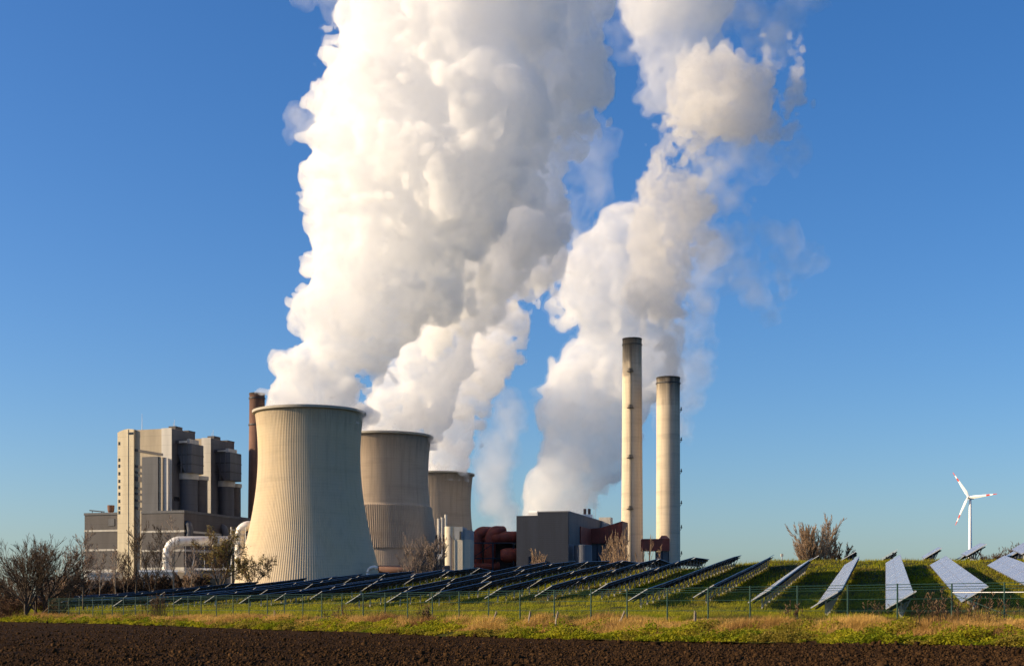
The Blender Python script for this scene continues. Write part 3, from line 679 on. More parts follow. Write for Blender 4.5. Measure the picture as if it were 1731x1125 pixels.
# --- silver pipes
def arc(c, r, a0, a1, ax, n=8):
    return [Vector(c) + Vector(ax[0]) * (r * math.cos(a0 + (a1 - a0) * i / n)) + Vector(ax[1]) * (r * math.sin(a0 + (a1 - a0) * i / n)) for i in range(n + 1)]
def pipe_thing(lab, pts, r, rings, support=None):
    o = Vector((pts[0][0], pts[0][1], 0)); t = empty('silver_pipe', o); tag(t, lab, 'pipe', 'large silver pipes')
    MB().tube([Vector(p) - o for p in pts], r, 20).build('pipe', M['pipe'], t, True)
    for c, d in rings:
        c = Vector(c) - o; d = Vector(d).normalized(); MB().tube([c - d * .35, c + d * .35], r + .35, 20).build('flange', M['steel'], t)
    if support:
        g = MB()
        for a, b2 in support: g.tube([Vector(a) - o, Vector(b2) - o], .22, 6)
        g.build('support_frame', M['steel'], t)
    return t
D1 = 828; k1 = D1 / F
a = P(283, 972, D1); a.z = 0; c = P(283 + 21, 914 + 21, D1); hz = EYE + (HY - 914) * k1
pts = [a, P(283, 960, D1)] + arc(c, 21 * k1, PI, PI / 2, ((1, 0, 0), (0, 0, 1))) + [P(388, 914, D1 + 8), P(404, 914, D1 + 26)]
sup = []
for px in (320, 352, 384):
    q = P(px, 914, D1); sup += [((q.x - 2.4, D1 + 1, 0), (q.x - 2.4, D1 + 1, q.z - 2)), ((q.x + 2.4, D1 + 1, 0), (q.x + 2.4, D1 + 1, q.z - 2)), ((q.x - 2.4, D1 + 1, q.z * .2), (q.x + 2.4, D1 + 1, q.z * .75))]
q0, q1 = P(300, 930, D1), P(392, 930, D1); sup.append((q0, q1))
pipe_thing('fat silver pipe rising and bending sideways in front of the dark hall', pts, 8.3 * k1, [(P(283, y, D1), (0, 0, 1)) for y in (934, 942, 950)] + [(P(366, 914, D1 + 5), (1, 0, 0)), (P(372, 914, D1 + 5.6), (1, 0, 0))], sup)
D2 = 815; k2 = D2 / F
a = P(405, 972, D2); a.z = 0; c = P(405 + 16, 888 + 16, D2)
pts = [a, P(405, 940, D2)] + arc(c, 16 * k2, PI, PI / 2, ((1, 0, 0), (0, 0, 1))) + [P(440, 888, D2 + 30)]
sup = []
for y in (895, 902, 912, 925): sup += [(P(390, y, D2 - 4), P(416, y, D2 - 4)), (P(390, y, D2 - 4), P(390, y - 5, D2 - 4))]
for px in (391, 415): q = P(px, 890, D2 - 4); sup.append((q, (q.x, q.y, 0)))
pipe_thing('silver pipe with walkway frame bending into the largest cooling tower', pts, 8.2 * k2, [(P(405, y, D2), (0, 0, 1)) for y in (905, 918, 932)], sup)

# --- cooling towers
def tower_r(z): return math.sqrt(28.4 ** 2 + .175 * (z - 88) ** 2)
def cooling_tower(px, d, lab, mat, ribs, ztop=112.5, mid=None, rib_h=.17, n_per=4, seed=0):
    t = empty('cooling_tower', ((px - CX) / F * d, d, 0)); tag(t, lab, 'cooling tower', 'cooling towers')
    nseg = ribs * n_per; th = np.arange(nseg) * 2 * PI / nseg
    bump = np.tile(np.array([1, 1, 0, 0, 0, 0, 0, 0])[:n_per] if n_per >= 4 else np.array([1, 0]), ribs)
    zs = list(np.linspace(0, ztop - 1.2, 56))
    if mid: zs = sorted(set(zs + [mid[0] - .3, mid[0] + .3, mid[1] - .3, mid[1] + .3]))
    V = []
    for z in zs:
        h = rib_h
        if mid: h = rib_h * (2.6 if mid[0] < z < mid[1] else .35)
        extra = .5 if (mid and mid[0] < z < mid[1]) else 0
        r = tower_r(z) + extra + bump * h
        V.append(np.stack([r * np.cos(th), r * np.sin(th), np.full(nseg, z)], -1))
    V = np.concatenate(V); nz = len(zs)
    i = np.arange(nseg); j = np.arange(nz - 1)[:, None] * nseg
    q = np.stack([j + i, j + (i + 1) % nseg, j + nseg + (i + 1) % nseg, j + nseg + i], -1).reshape(-1, 4)
    obj_np('shell', V, quads=q, mat=mat, parent=t)
    rt = tower_r(ztop)
    MB().lathe([(rt + .3, ztop - 1.6), (rt + 1.5, ztop - 1.3), (rt + 1.6, ztop), (rt - .6, ztop), (rt - .7, ztop - 1.5)], 96).build('rim', M['rim'], t)
    MB().lathe([(tower_r(z) - .8, z) for z in np.linspace(ztop - .4, 60, 8)], 64).build('lining', M['soot'], t, True)
    return t
cooling_tower(523, 800, 'largest pale cooling tower, in front of the brown chimney, steaming', M['tower'], 190)
cooling_tower(649, 912, 'brown middle cooling tower with a ribbed belt round its waist', M['tower_brown'], 170, mid=(39.5, 67))
cooling_tower(737, 1166, 'smallest cooling tower, farthest behind, above the grey silo', M['tower_brown'], 150)
# duct at the foot of the first tower
o = P(632, 962, 770); t = empty('brown_duct', (o.x, o.y, 0)); tag(t, 'long brown duct with a pale elbow beside the largest cooling tower', 'duct')
kk = 770 / F
MB().tube([P(640, 961.5, 770) - Vector((o.x, o.y, 0)), P(760, 961.5, 778) - Vector((o.x, o.y, 0))], 6.5 * kk, 16).build('duct', M['stack_brown'], t, True)
MB().tube([Vector(p) - Vector((o.x, o.y, 0)) for p in arc(P(632, 968, 770), 10 * kk, PI, PI * .25, ((1, 0, 0), (0, 0, 1)))], 3.2 * kk, 14).tube([P(622, 968, 770) - Vector((o.x, o.y, 0)), (P(622, 968, 770).x - o.x, 0, 0)], 3.2 * kk, 14).build('elbow', M['pipe'], t, True)

# --- chimneys
def chimney(px, d, ytop, r0, r1, lab, mat, cap=None, flue=True, platforms=(), ladder=None, side_brackets=(), bands=()):
    zt = EYE + (HY - ytop) / F * d
    t = empty('chimney', ((px - CX) / F * d, d, 0)); tag(t, lab, 'chimney', 'tall chimneys')
    MB().lathe([(r0 + (r1 - r0) * (i / 20) ** .8, zt * i / 20) for i in range(21)], 72).build('shaft', mat, t, True)
    MB().lathe([(r1 + .02, zt - 1.0), (r1 + .25, zt - .9), (r1 + .25, zt), (r1 - .9, zt), (r1 - 1.0, zt - 8)], 48).build('crown_ring', M['soot'], t)
    def rad(z): return r0 + (r1 - r0) * (z / zt) ** .8
    az = -PI / 2 - .25 + math.atan2(-((px - CX) / F), 1) * 0
    for y in platforms:
        z = EYE + (HY - y) / F * d; r = rad(z); c = Vector((math.cos(az), math.sin(az), 0)); tv = Vector((-c.y, c.x, 0))
        m = MB()
        base = c * (r + .1); 
        for s in (-1, 1):
            m.tube([base + tv * s * 1.9 + Vector((0, 0, z)), base + tv * s * 1.9 + c * 1.6 + Vector((0, 0, z))], .22, 5)
            m.tube([base + tv * s * 1.4 + Vector((0, 0, z + .3)), base + tv * s * 1.4 + c * 1.2 + Vector((0, 0, z + 2.0))], .18, 5)
        m.hexa([base + tv * a_ + c * b_ + Vector((0, 0, z + dz)) for dz in (-.25, .1) for a_, b_ in ((-2.3, 1.7), (2.3, 1.7), (2.3, -.6), (-2.3, -.6))])
        m.hexa([base + tv * a_ + c * b_ + Vector((0, 0, z + dz)) for dz in (.1, 2.2) for a_, b_ in ((-.7, 1.3), (.7, 1.3), (.7, -.4), (-.7, -.4))])
        m.build('platform', M['dark'], t)
    if ladder:
        c = Vector((math.cos(az), math.sin(az), 0)); zs = np.linspace(2, zt - 4, 24); m = MB()
        for s in (-.35, .35):
            tv = Vector((-c.y, c.x, 0)) * s
            m.tube([c * (rad(z) + .25) + tv + Vector((0, 0, z)) for z in zs], .13, 4)
        m.build('ladder', M['dark'], t)
    for y in side_brackets:
        z = EYE + (HY - y) / F * d; r = rad(z); m = MB()
        m.box(r - .3, r + 1.5, -1, 1, z - .3, z + .1).tube([(r, 0, z - 2), (r + 1.4, 0, z)], .18, 5).box(r + .6, r + 1.2, -.6, .6, z + .1, z + 1.7)
        m.build('bracket', M['dark'], t)
    for y, hgt in bands:
        z = EYE + (HY - y) / F * d; r = rad(z); MB().lathe([(r + .02, z - hgt), (r + .5, z - hgt), (r + .5, z + hgt), (r + .02, z + hgt)], 48).build('ring', M['dark'], t)
    return t
chimney(1068.5, 1000, 572.5, 8.1, 6.7, 'taller slim pale concrete chimney with a ladder and dark platforms', M['stack_pale'], platforms=(630, 691, 775, 861), ladder=True, bands=((583, .25),))
chimney(1129.5, 985, 638, 8.45, 8.05, 'shorter stout pale chimney with a blackened top, giving off grey smoke', M['stack_short'], side_brackets=(692, 743, 796, 850, 891, 935), bands=((648, .35),))
chimney(434.5, 960, 664.5, 7.0, 5.1, 'dark brown chimney half hidden behind the largest cooling tower', M['stack_brown'], bands=((673, .4), (718, .5)))

# --- silo block and flues
G = Loc(767, 857, 8)
t = G.thing('silo_block'); tag(t, 'pale concrete silo block with a grey top standing before the smallest cooling tower', 'silo')
zs_, zj = G.z(889, 0, 0), G.z(911, 0, 0); r = pxm(9.2, 857)
for z0_, z1_, mt_, nm, e in ((0, zj, M['silo'], 'concrete_shaft', 0), (zj, zs_, M['silo_grey'], 'sheet_top', .12)):
    MB().lathe([(r + e, z0_), (r + e, z1_), (.01, z1_)], 32, (-r + .6, r)).build(nm, mt_ if e == 0 else M['silo'], t, False)
    lq = G.l(782, 0); le = G.l(794.5, 1.5)
    MB().box(.2, lq, -e, 16, z0_, z1_ - (0 if e == 0 else .3)).build(nm, mt_, t)
    MB().box(lq + .02, le, 1.5 - e, 16, z0_, z1_ - (0 if e == 0 else 2.2)).build(nm, mt_, t)
MB().box(G.l(777, 0), G.l(779.5, 0), -.5, 0, zj, zs_ - 3).build('ladder_cage', M['dark'], t)
MB().tube([(-1, -.6, 1), (-1, -.6, zj)], .18, 5).tube([(-2.4, -.5, zj + 2.5), (-1, -.6, zj)], .18, 5).build('downpipe', M['stack_brown'], t)
o = P(745, 900, 884); t = empty('flue_stacks', (o.x, o.y, 0)); tag(t, 'three short grey flues rising behind the pale silo block', 'flue')
for px, yt in ((741.5, 876), (747.3, 874), (753.5, 869)):
    q = P(px, yt, 884); MB().lathe([(.85, 20), (.85, q.z), (.6, q.z)], 14, (q.x - o.x, 0)).build('flue', M['band'], t, True)
MB().box(-3.4, 5, -.6, 3, 0, 48).build('flue_frame', M['dark'], t)
MB().box(-2, 1, -2.5, -.6, 33, 36).build('cabin', M['white'], t)

# --- rust red gas ducts
DR = 905; kr = DR / F
o = P(794, 950, DR); t = empty('red_gas_ducts', (o.x, o.y, 0)); tag(t, 'rust red fat gas ducts in a steel frame beside the navy building', 'duct')
O3 = Vector((o.x, o.y, 0))
def rp(px, py, dd=0): return P(px, py, DR + dd) - O3
for i, (px, r) in enumerate(((804, 10), (826, 11))):
    c = rp(px + 0, 909, 0)
    top = arc(rp(px + 14, 910), 12 * kr, PI, PI / 2, ((1, 0, 0), (0, 0, 1)))
    MB().tube([Vector((top[0].x, 0, 0)), Vector((top[0].x, 0, top[0].z - 6))] + top + [rp(px + 26, 898 + 10, 0) * 0 + Vector((top[-1].x + 4, 3, top[-1].z))], (r - 1) * kr, 20).build('duct', M['red'], t, True)
MB().tube([rp(832, 908), rp(882, 907)], 10 * kr, 20).build('duct', M['red'], t, True)
MB().tube([rp(795, 909, 14), rp(880, 909, 14)], 9.5 * kr, 20).build('duct', M['red'], t, True)
MB().tube([rp(846, 938, -6), rp(854, 938, -6), rp(882, 937, -6)], [9 * kr, 12 * kr, 12 * kr], 20).build('duct', M['red'], t, True)
MB().tube([rp(795, 958, -6), rp(845, 956, -6)], 6 * kr, 16).build('duct', M['red'], t, True)
for px in (843, 858, 866): MB().tube([rp(px, 908), rp(px + 1.4, 908)], 10.8 * kr, 20).build('flange', M['red'], t)
g = MB()
for y in (918, 944): g.box(rp(794, y).x, rp(872, y).x, -8.4, -7.8, rp(794, y).z - .4, rp(794, y).z + .4)
for px in (796, 833.5, 868): g.box(rp(px, 900).x - .45, rp(px, 900).x + .45, -8.5, -7.7, 0, rp(px, 918).z)
g.tube([rp(796, 944, -8), rp(833, 919, -8)], .25, 5); g.build('steel_frame', M['clad_navy'], t)
MB().box(0, rp(874, 900).x, 20, 24, 0, rp(800, 914).z).build('back_wall', M['clad_brown'], t)

# --- navy building
Bq = Loc(960.5, 870, 15.1)
nb = Bq.thing('navy_building'); tag(nb, 'big windowless navy clad building beside the taller pale chimney', 'building')
zn_, lL = Bq.z(864, 0, 0), Bq.l(873, 0); ls = Bq.l(909, 0)
MB().box(ls, 0, 0, 107, 0, zn_).build('main_hall', M['clad_navy'], nb)
MB().box(lL, ls - .01, 0, 107, 0, Bq.z(871.3, lL, 0)).build('side_bay', M['clad_navy'], nb)
MB().box(0, .25, .3, 107, 0, Bq.z(918, 0, 0)).build('flank_wall', M['clad_slate'], nb)
MB().box(0, .3, .3, 107, Bq.z(918, 0, 0) + .02, zn_ - .3).build('flank_wall', M['clad_grey'], nb)
MB().box(ls - .3, .4, -.3, 0, zn_ - .3, zn_ + .4).box(.0, .5, 0, 107, zn_ - .3, zn_ + .4).build('parapet', M['clad_slate'], nb)
la, lb = Bq.l(890, 3), Bq.l(908.5, 3); zr = Bq.z(871.3, la, 3)
MB().tube([(la + 1.2, 5, zr + 1.7), (lb - .3, 5, zr + 1.7)], 1.55, 14).build('roof_vent', M['white'], nb)
MB().box(la, lb, 3.2, 6.8, zr, zr + .5).build('vent_curb', M['white'], nb)
bs = Bq.b(986, -3); zz = zn_
MB().box(-7, -1, bs + 14, bs + 20, zn_, zn_ + 3.0).build('roof_plinth', M['white'], nb)
for q in (-5.6, -2.6): MB().lathe([(.95, zn_ + 3), (.95, zn_ + 6.8), (.7, zn_ + 6.8)], 14, (q, bs + 17)).build('roof_stack', M['stack_brown'], nb)
MB().tube([(-1, bs + 24, zn_), (-1, bs + 24, zn_ + 14)], [.16, .06], 5).tube([(-.2, bs + 26, zn_), (-.2, bs + 26, zn_ + 11)], [.14, .06], 5).build('mast', M['steel'], nb)
lq0 = 1.0; bq = Bq.b(1019, 0)
MB().box(-1.5, 6.6, 100, 108, 50, Bq.z(874, 3, 102)).build('roof_cabin', M['clad_light'], nb)
# red annex against the flank
b1, b2 = Bq.b(980, .3), Bq.b(998, .3)
rx = Bq.thing('red_annex'); tag(rx, 'dark red clad annex between navy building and taller chimney', 'building')
MB().box(.32, 1.0, b1, b2, Bq.z(918, 0, b1), Bq.z(889, 0, b1)).build('flank_panel', M['red'], rx)
lr1 = Bq.l(1052, b2); zl, zr_, zb_ = Bq.z(893, 1, b2), Bq.z(880, lr1, b2), Bq.z(918, 1, b2); lm_ = 1 + (lr1 - 1) * .3
pf = [(.32, zb_), (lr1, zb_), (lr1, zr_), (lm_, zl + .5), (.32, zl)]; n = len(pf)
MB().add([(x, b2, z) for x, z in pf] + [(x, b2 + 20, z) for x, z in pf], [tuple(range(n)), tuple(range(2 * n - 1, n - 1, -1))] + [(i, n + i, n + (i + 1) % n, (i + 1) % n) for i in range(n)]).build('upper_storey', M['red'], rx)
MB().box(.4, lr1 - .5, b2 + 2, b2 + 18, 0, zb_).build('under_storey', M['clad_slate'], rx)
g = MB()
for k in range(6): x = .8 + k * (lr1 - 1.6) / 5; g.box(x - .3, x + .3, b2 + .3, b2 + .9, 0, zb_ - .02)
g.box(.4, lr1 - .3, b2 + .2, b2 + .8, zb_ * .62, zb_ * .66).build('steel_frame', M['clad_navy'], rx)
bt = Bq.b(984, 7); MB().lathe([(5.6, 0), (5.6, Bq.z(921, 6, bt)), (.01, Bq.z(921, 6, bt) + .6)], 32, (7.5, bt)).build('tank', M['clad_slate'], rx, False)
# red bridge between the chimneys
o = P(1086, 940, 905); t = empty('red_bridge_house', (o.x, o.y, 0)); tag(t, 'red clad bridge house on steel legs between the two pale chimneys', 'building')
x1 = pxm(46, 905); za, zb_ = EYE + (HY - 910) / F * 905, EYE + (HY - 930) / F * 905
MB().box(0, x1, 0, 12, zb_, za).build('house', M['red'], t)
q0, q1 = pxm(30, 905), x1; MB().add([(q0, -.3, za), (q1, -.3, za), (q1 - 1.5, 6, za + 2.4), (q0 + 1.5, 6, za + 2.4), (q0, 12, za), (q1, 12, za)], [(0, 1, 2, 3), (3, 2, 5, 4), (0, 3, 4), (1, 5, 2)]).build('roof', M['red'], t)
g = MB()
for k in range(5): x = .6 + k * (x1 - 1.2) / 4; g.box(x - .35, x + .35, 1, 1.7, 0, zb_ - .02)
g.build('steel_frame', M['clad_navy'], t)
MB().box(x1 * .55, x1 - .5, 3, 11, 0, zb_ - .5).build('lower_room', M['clad_slate'], t)

# --- wind turbine
DW = 1500; kw = DW / F
hub = P(1640, 840, DW); t = empty('wind_turbine', (hub.x, hub.y, 0)); tag(t, 'distant white wind turbine with red banded blades beyond the solar hill', 'wind turbine')
MB().tube([(0, 0, 0), (0, 0, hub.z - 1.2)], [2.5, 1.35], 20).build('tower', M['white'], t, True)
yaw = math.radians(-47)       # rotor turned away from us
nx = Vector((math.sin(yaw), -math.cos(yaw), 0)); ax = Vector((math.cos(yaw), math.sin(yaw), 0)); zz = Vector((0, 0, 1))
hc = Vector((0, 0, hub.z)) + nx * 4.0
MB().tube([Vector((0, 0, hub.z)) - nx * 6.5, Vector((0, 0, hub.z)) - nx * 5.5, Vector((0, 0, hub.z)) + nx * 2.6], [1.2, 2.0, 1.9], 12).build('nacelle', M['white'], t, True)
MB().tube([hc - nx * 1.6, hc, hc + nx * 1.6], [1.8, 1.7, .3], 14).build('hub', M['white'], t, True)
RBL = 32.5
for ang in (123.5, 3, 243):
    a = math.radians(ang); dv = ax * math.cos(a) + zz * math.sin(a); pv = nx.cross(dv)
    def sect(s, cw, th, tw):
        c = hc + dv * s; w_ = (pv * math.cos(tw) + nx * math.sin(tw)); h_ = nx * math.cos(tw) - pv * math.sin(tw)
        return [c + w_ * cw * .3, c + h_ * th, c - w_ * cw * .7, c - h_ * th]
    def span(m, ss):
        st_ = []
        for s in ss:
            f = s / RBL; cw = (1.6 + 9.6 * f if f < .18 else 3.35 * (1 - (f - .18) / .82 * .82)); st_.append(sect(s, cw, .55 * (1 - f) + .12, .35 * (1 - f)))
        vs = [p for q in st_ for p in q]; fs = []
        for i in range(len(ss) - 1):
            for k in range(4): fs.append((i * 4 + k, i * 4 + (k + 1) % 4, i * 4 + 4 + (k + 1) % 4, i * 4 + 4 + k))
        fs += [(3, 2, 1, 0), tuple(len(vs) - 4 + k for k in range(4))]
        m.add(vs, fs)
    wb = MB(); span(wb, [.8, 3, 5.8, 12, 18, 20.5]); span(wb, [24.5, 28.2]); bl = wb.build('blade', M['white'], t)
    rb = MB(); span(rb, [20.5, 24.5]); span(rb, [28.2, RBL]); rb.build('red_band', M['redpaint'], bl)
# ------------------------------------------------------------------ trees and shrubs (winter, mostly bare)
class Tubes:
    def __init__(s): s.p = []; s.q = []; s.r0 = []; s.r1 = []
    def seg(s, a, b, r0, r1): s.p.append(a); s.q.append(b); s.r0.append(r0); s.r1.append(r1)
    def build(s, name, mat, parent, n=3):
        if not s.p: return None
        p, q = np.array(s.p), np.array(s.q); r0, r1 = np.array(s.r0)[:, None], np.array(s.r1)[:, None]
        d = q - p; d /= np.maximum(np.linalg.norm(d, axis=1), 1e-6)[:, None]
        up = np.where(np.abs(d[:, 2:3]) < .9, np.array([[0, 0, 1.]]), np.array([[1., 0, 0]])); a = np.cross(d, up); a /= np.linalg.norm(a, axis=1)[:, None]; b = np.cross(d, a)
        rings = []
        for base, r in ((p, r0), (q, r1)):
            for k in range(n):
                t = 2 * PI * k / n; rings.append(base + (a * math.cos(t) + b * math.sin(t)) * r)
        V = np.stack(rings, 1); m = 2 * n; o = (np.arange(len(p)) * m)[:, None]
        Q = np.concatenate([o + np.array([[k, (k + 1) % n, n + (k + 1) % n, n + k]]) for k in range(n)], 0)
        return obj_np(name, V.reshape(-1, 3), quads=Q, mat=mat, parent=parent, smooth=n > 3)
def rvec(R): 
    v = R.normal(0, 1, 3); return v / np.linalg.norm(v)
def norm(v): return v / max(np.linalg.norm(v), 1e-9)
def grow(R, tr, cr, start, d, length, rad, lvl, maxl, rmin, kids, ang, up, tips, ratio=.62, nseg=4, bend=.18, start_at=.25, ratio0=None):
    p = np.array(start, float); seg = length / nseg; nodes = [(p.copy(), d.copy(), rad)]
    for i in range(nseg):
        d = norm(d + R.normal(0, bend, 3) * (1 if lvl else .5) + np.array([0, 0, up]))
        q = p + d * seg; r1 = max(rad * (1 - .75 * (i + 1) / nseg), rmin)
        r0 = max(rad * (1 - .75 * i / nseg), rmin)
        (tr if lvl <= 1 and r0 > rmin * 1.6 else cr).seg(p, q, r0, r1)
        p = q; nodes.append((p.copy(), d.copy(), r1))
    if lvl >= maxl: tips.append(p); return
    n = kids[min(lvl, len(kids) - 1)]
    for k in range(n):
        f = start_at + (1 - start_at) * (k + R.random()) / n; f = min(f, .98); i = int(f * nseg); t = f * nseg - i
        a, da, ra = nodes[i]; b_, _, _ = nodes[i + 1]; pos = a + (b_ - a) * t
        side = norm(np.cross(da, rvec(R))); an = math.radians(ang * R.uniform(.7, 1.3))
        nd = norm(da * math.cos(an) + side * math.sin(an))
        grow(R, tr, cr, pos, nd, length * (ratio0 if (ratio0 and lvl == 0) else ratio) * R.uniform(.7, 1.15) * (1.15 - .5 * f), max(rad * (1 - .75 * f) * .6, rmin), lvl + 1, maxl, rmin, kids, ang * (.85 if lvl == 0 else 1), up, tips, ratio, max(3, nseg - 1), bend, .18, ratio0)
def tree(name, lab, px, d, height, seed, stems=1, spread=.25, maxl=4, kids=(9, 6, 5, 4), ang=42, up=.06, trad=None, bark='bark', twig='twig_dark', leaves=None, nleaf=0, leafsize=.1, ratio=.55, group=None, base_z=None, cat='tree', start_at=.25, fill=None, rmin_k=.00011, bend=.085, ratio0=None, tk=.80):
    x = (px - CX) / F * d; z = Hs(x, d) if base_z is None else base_z
    R = np.random.default_rng(seed); t = empty(name, (x, d, z)); tag(t, lab, cat, group)
    tr, cr, tips = Tubes(), Tubes(), []
    for s in range(stems):
        a = 2 * PI * s / max(stems, 1) + R.uniform(-.4, .4); sp_ = spread * R.uniform(.5, 1.2) if stems > 1 else R.uniform(0, .05)
        dv = norm(np.array([math.cos(a) * sp_, math.sin(a) * sp_ * .7, 1.0])); hh_ = height * tk * R.uniform(.78, 1.0)
        grow(R, tr, cr, (math.cos(a) * .15 * (stems > 1), math.sin(a) * .15 * (stems > 1), -.2), dv, hh_, (trad or height * .018), 0, maxl, d * rmin_k, kids, ang, up, tips, ratio, 6, bend, start_at, ratio0)
    tr.build('trunk', M[bark], t, 6); cr.build('crown', M[twig], t, 3)
    if leaves and nleaf:
        T = np.array(tips); i = R.integers(0, len(T), nleaf); c = T[i] + R.normal(0, leafsize * 2.4, (nleaf, 3))
        nr = R.normal(0, 1, (nleaf, 3)); ta = np.cross(nr, R.normal(0, 1, (nleaf, 3))); ta /= np.linalg.norm(ta, axis=1)[:, None]; tb = np.cross(ta, nr / np.linalg.norm(nr, axis=1)[:, None])
        s = (leafsize * R.uniform(.6, 1.3, nleaf))[:, None]
        V = np.stack([c - ta * s, c + tb * s * .5, c + ta * s, c - tb * s * .5], 1).reshape(-1, 3)
        obj_np('leaves', V, quads=np.arange(nleaf * 4).reshape(-1, 4), mat=M[leaves], parent=t)
    return t
# the pair of bare trees at the end of the fence
tree('bare_tree', 'bare dark tree leaning away from its taller twin, nearest the picture edge', 44, 131, 8.4, 3, 1, maxl=3, kids=(15, 10, 8), ang=36, up=.05, trad=.19, start_at=.10, ratio=.48, ratio0=1.35, tk=.46, bend=.06)
tree('bare_tree', 'tallest bare dark tree of the fence end, with fanned branches beside its leaning twin', 66, 133, 9.6, 12, 2, spread=.4, maxl=3, kids=(13, 10, 7), ang=33, up=.05, trad=.17, start_at=.10, ratio=.48, ratio0=1.3, tk=.47, bend=.06)
tree('bare_tree', 'small bare tree with rusty leaves behind the dark twin trees', 106, 150, 7.6, 21, 2, spread=.3, maxl=4, kids=(8, 6, 4, 3), ang=40, trad=.12, twig='twig_brown', leaves='leaf_rust', nleaf=500, leafsize=.09)
tree('bare_tree', 'bare upright thin trunked tree against the edge of the dark hall', 141, 170, 11.2, 31, 1, maxl=3, kids=(20, 9, 6), ang=42, up=.09, trad=.12, twig='twig_grey', ratio=.42, start_at=.2)
for i, (px, d, h, sd, lab, tw, st, bk) in enumerate([
    (118, 260, 13.5, 41, 'pale thin tree between the twin trees and the dark hall', 'twig_grey', 1, 'bark_pale'), (168, 300, 12.5, 42, 'slender birch like trunk before the dark hall wall', 'twig_grey', 1, 'bark_pale'), (196, 310, 15.5, 43, 'light stemmed bare tree at the foot of the stair tower', 'twig_grey', 1, 'bark_pale'),
    (229, 300, 19.5, 44, 'dark bare tree reaching up beside the stair tower shadow', 'twig_dark', 1, 'bark'), (257, 300, 16.5, 45, 'bare dark tree in front of the hall corner', 'twig_dark', 2, 'bark'), (293, 300, 19.5, 46, 'pale branched bare tree in front of the bend of the silver pipe', 'twig_grey', 1, 'bark_pale'),
    (213, 330, 11.5, 47, 'low bare tree right of the stair tower foot, half in thicket', 'twig_brown', 2, 'bark'), (322, 320, 12, 48, 'thin bare tree under the horizontal silver pipe', 'twig_grey', 1, 'bark_pale')]):
    tree('bare_tree', lab, px, d, h, sd, st, spread=.2, maxl=3, kids=(13, 7, 4), ang=40, up=.10, trad=h * .010, bark=bk, twig=tw, ratio=.44, start_at=.2, group='bare trees before the power station')
tree('willow_tree', 'wide ochre leaved willow between the silver pipes and the largest cooling tower', 372, 310, 14.5, 51, 3, spread=.45, maxl=4, kids=(9, 6, 5, 3), ang=42, trad=.2, twig='twig_brown', leaves='leaf_ochre', nleaf=5200, leafsize=.13, start_at=.12)
tree('willow_tree', 'lower rounded ochre bush tree at the foot of the largest cooling tower', 425, 300, 8.6, 52, 3, spread=.7, maxl=4, kids=(8, 6, 5, 3), ang=45, trad=.13, twig='twig_brown', leaves='leaf_ochre', nleaf=3600, leafsize=.11, start_at=.1)
# thicket shrubs behind the low end of the solar field
TH = 'shrubs of the brown thicket'
for i, (px, d, h, tw, st, lv) in enumerate([(6, 175, 5.2, 'twig_brown', 5, None), (30, 190, 5.6, 'twig_tan', 5, None), (88, 200, 6.2, 'twig_tan', 5, None), (105, 215, 6.5, 'twig_brown', 5, 'leaf_rust'), (128, 330, 9.2, 'twig_brown', 5, None), (150, 345, 9.6, 'twig_dark', 5, 'leaf_rust'),
                                          (172, 350, 8.8, 'twig_brown', 5, None), (190, 355, 9.4, 'twig_brown', 5, None), (208, 352, 9.0, 'twig_dark', 5, None), (226, 360, 10, 'twig_brown', 5, 'leaf_rust'), (246, 355, 9.6, 'twig_dark', 5, None), (264, 345, 8.8, 'twig_brown', 5, None), (283, 345, 8.6, 'twig_dark', 5, None), (305, 340, 8.2, 'twig_brown', 5, None), (326, 335, 8.2, 'twig_tan', 5, None), (345, 335, 8.6, 'twig_brown', 5, None), (160, 380, 11, 'twig_dark', 5, None), (218, 390, 11, 'twig_dark', 5, None), (275, 380, 10, 'twig_dark', 5, None)]):
    where = ['behind the leaning twin tree', 'behind the gap of the twin trees', 'beside the tallest twin tree', 'with rusty leaves at the thin upright tree', 'at the hall corner', 'with rusty leaves under the hall wall', 'under the slender birch', 'just before the stair tower foot', 'at the shaded side of the stair tower', 'with rust leaves past the stair tower', 'under the dark bare tree', 'below the hall corner tree', 'at the silver pipe foot', 'right of the silver pipe foot', 'pale one under the horizontal pipe', 'next to the ochre willow', 'rear dark one under the hall wall', 'rear dark one past the stair tower', 'rear dark one by the pipe foot'][i]
    tree('shrub', f'bare brown thicket shrub {where}', px, d, h * (.66 if px > 110 else .9), 60 + i, st, spread=.6, maxl=3, kids=(12, 8, 5), ang=34, up=.06, trad=.07, twig=tw, ratio=.5, start_at=.08, group=TH, cat='shrub', leaves=lv, nleaf=500 if lv else 0, leafsize=.17, rmin_k=.00013)
for i, (px, h, sd, lab) in enumerate([(8, 2.0, 91, 'low rusty brush at the picture edge below the leaning tree'), (28, 2.4, 92, 'low rusty brush left of the twin trunks'), (84, 2.2, 93, 'low rusty brush right of the twin trunks'), (-6, 2.6, 94, 'low rusty brush half outside the picture edge'), (100, 1.6, 95, 'smallest rusty brush tuft where the fence ends')]):
    tree('brush', lab, px, 136 - i, h, sd, 6, spread=.7, maxl=3, kids=(8, 6, 4), ang=40, trad=.03, twig='twig_brown', leaves='leaf_rust', nleaf=700, leafsize=.06, start_at=.05, group='low brush under the twin trees', cat='shrub')
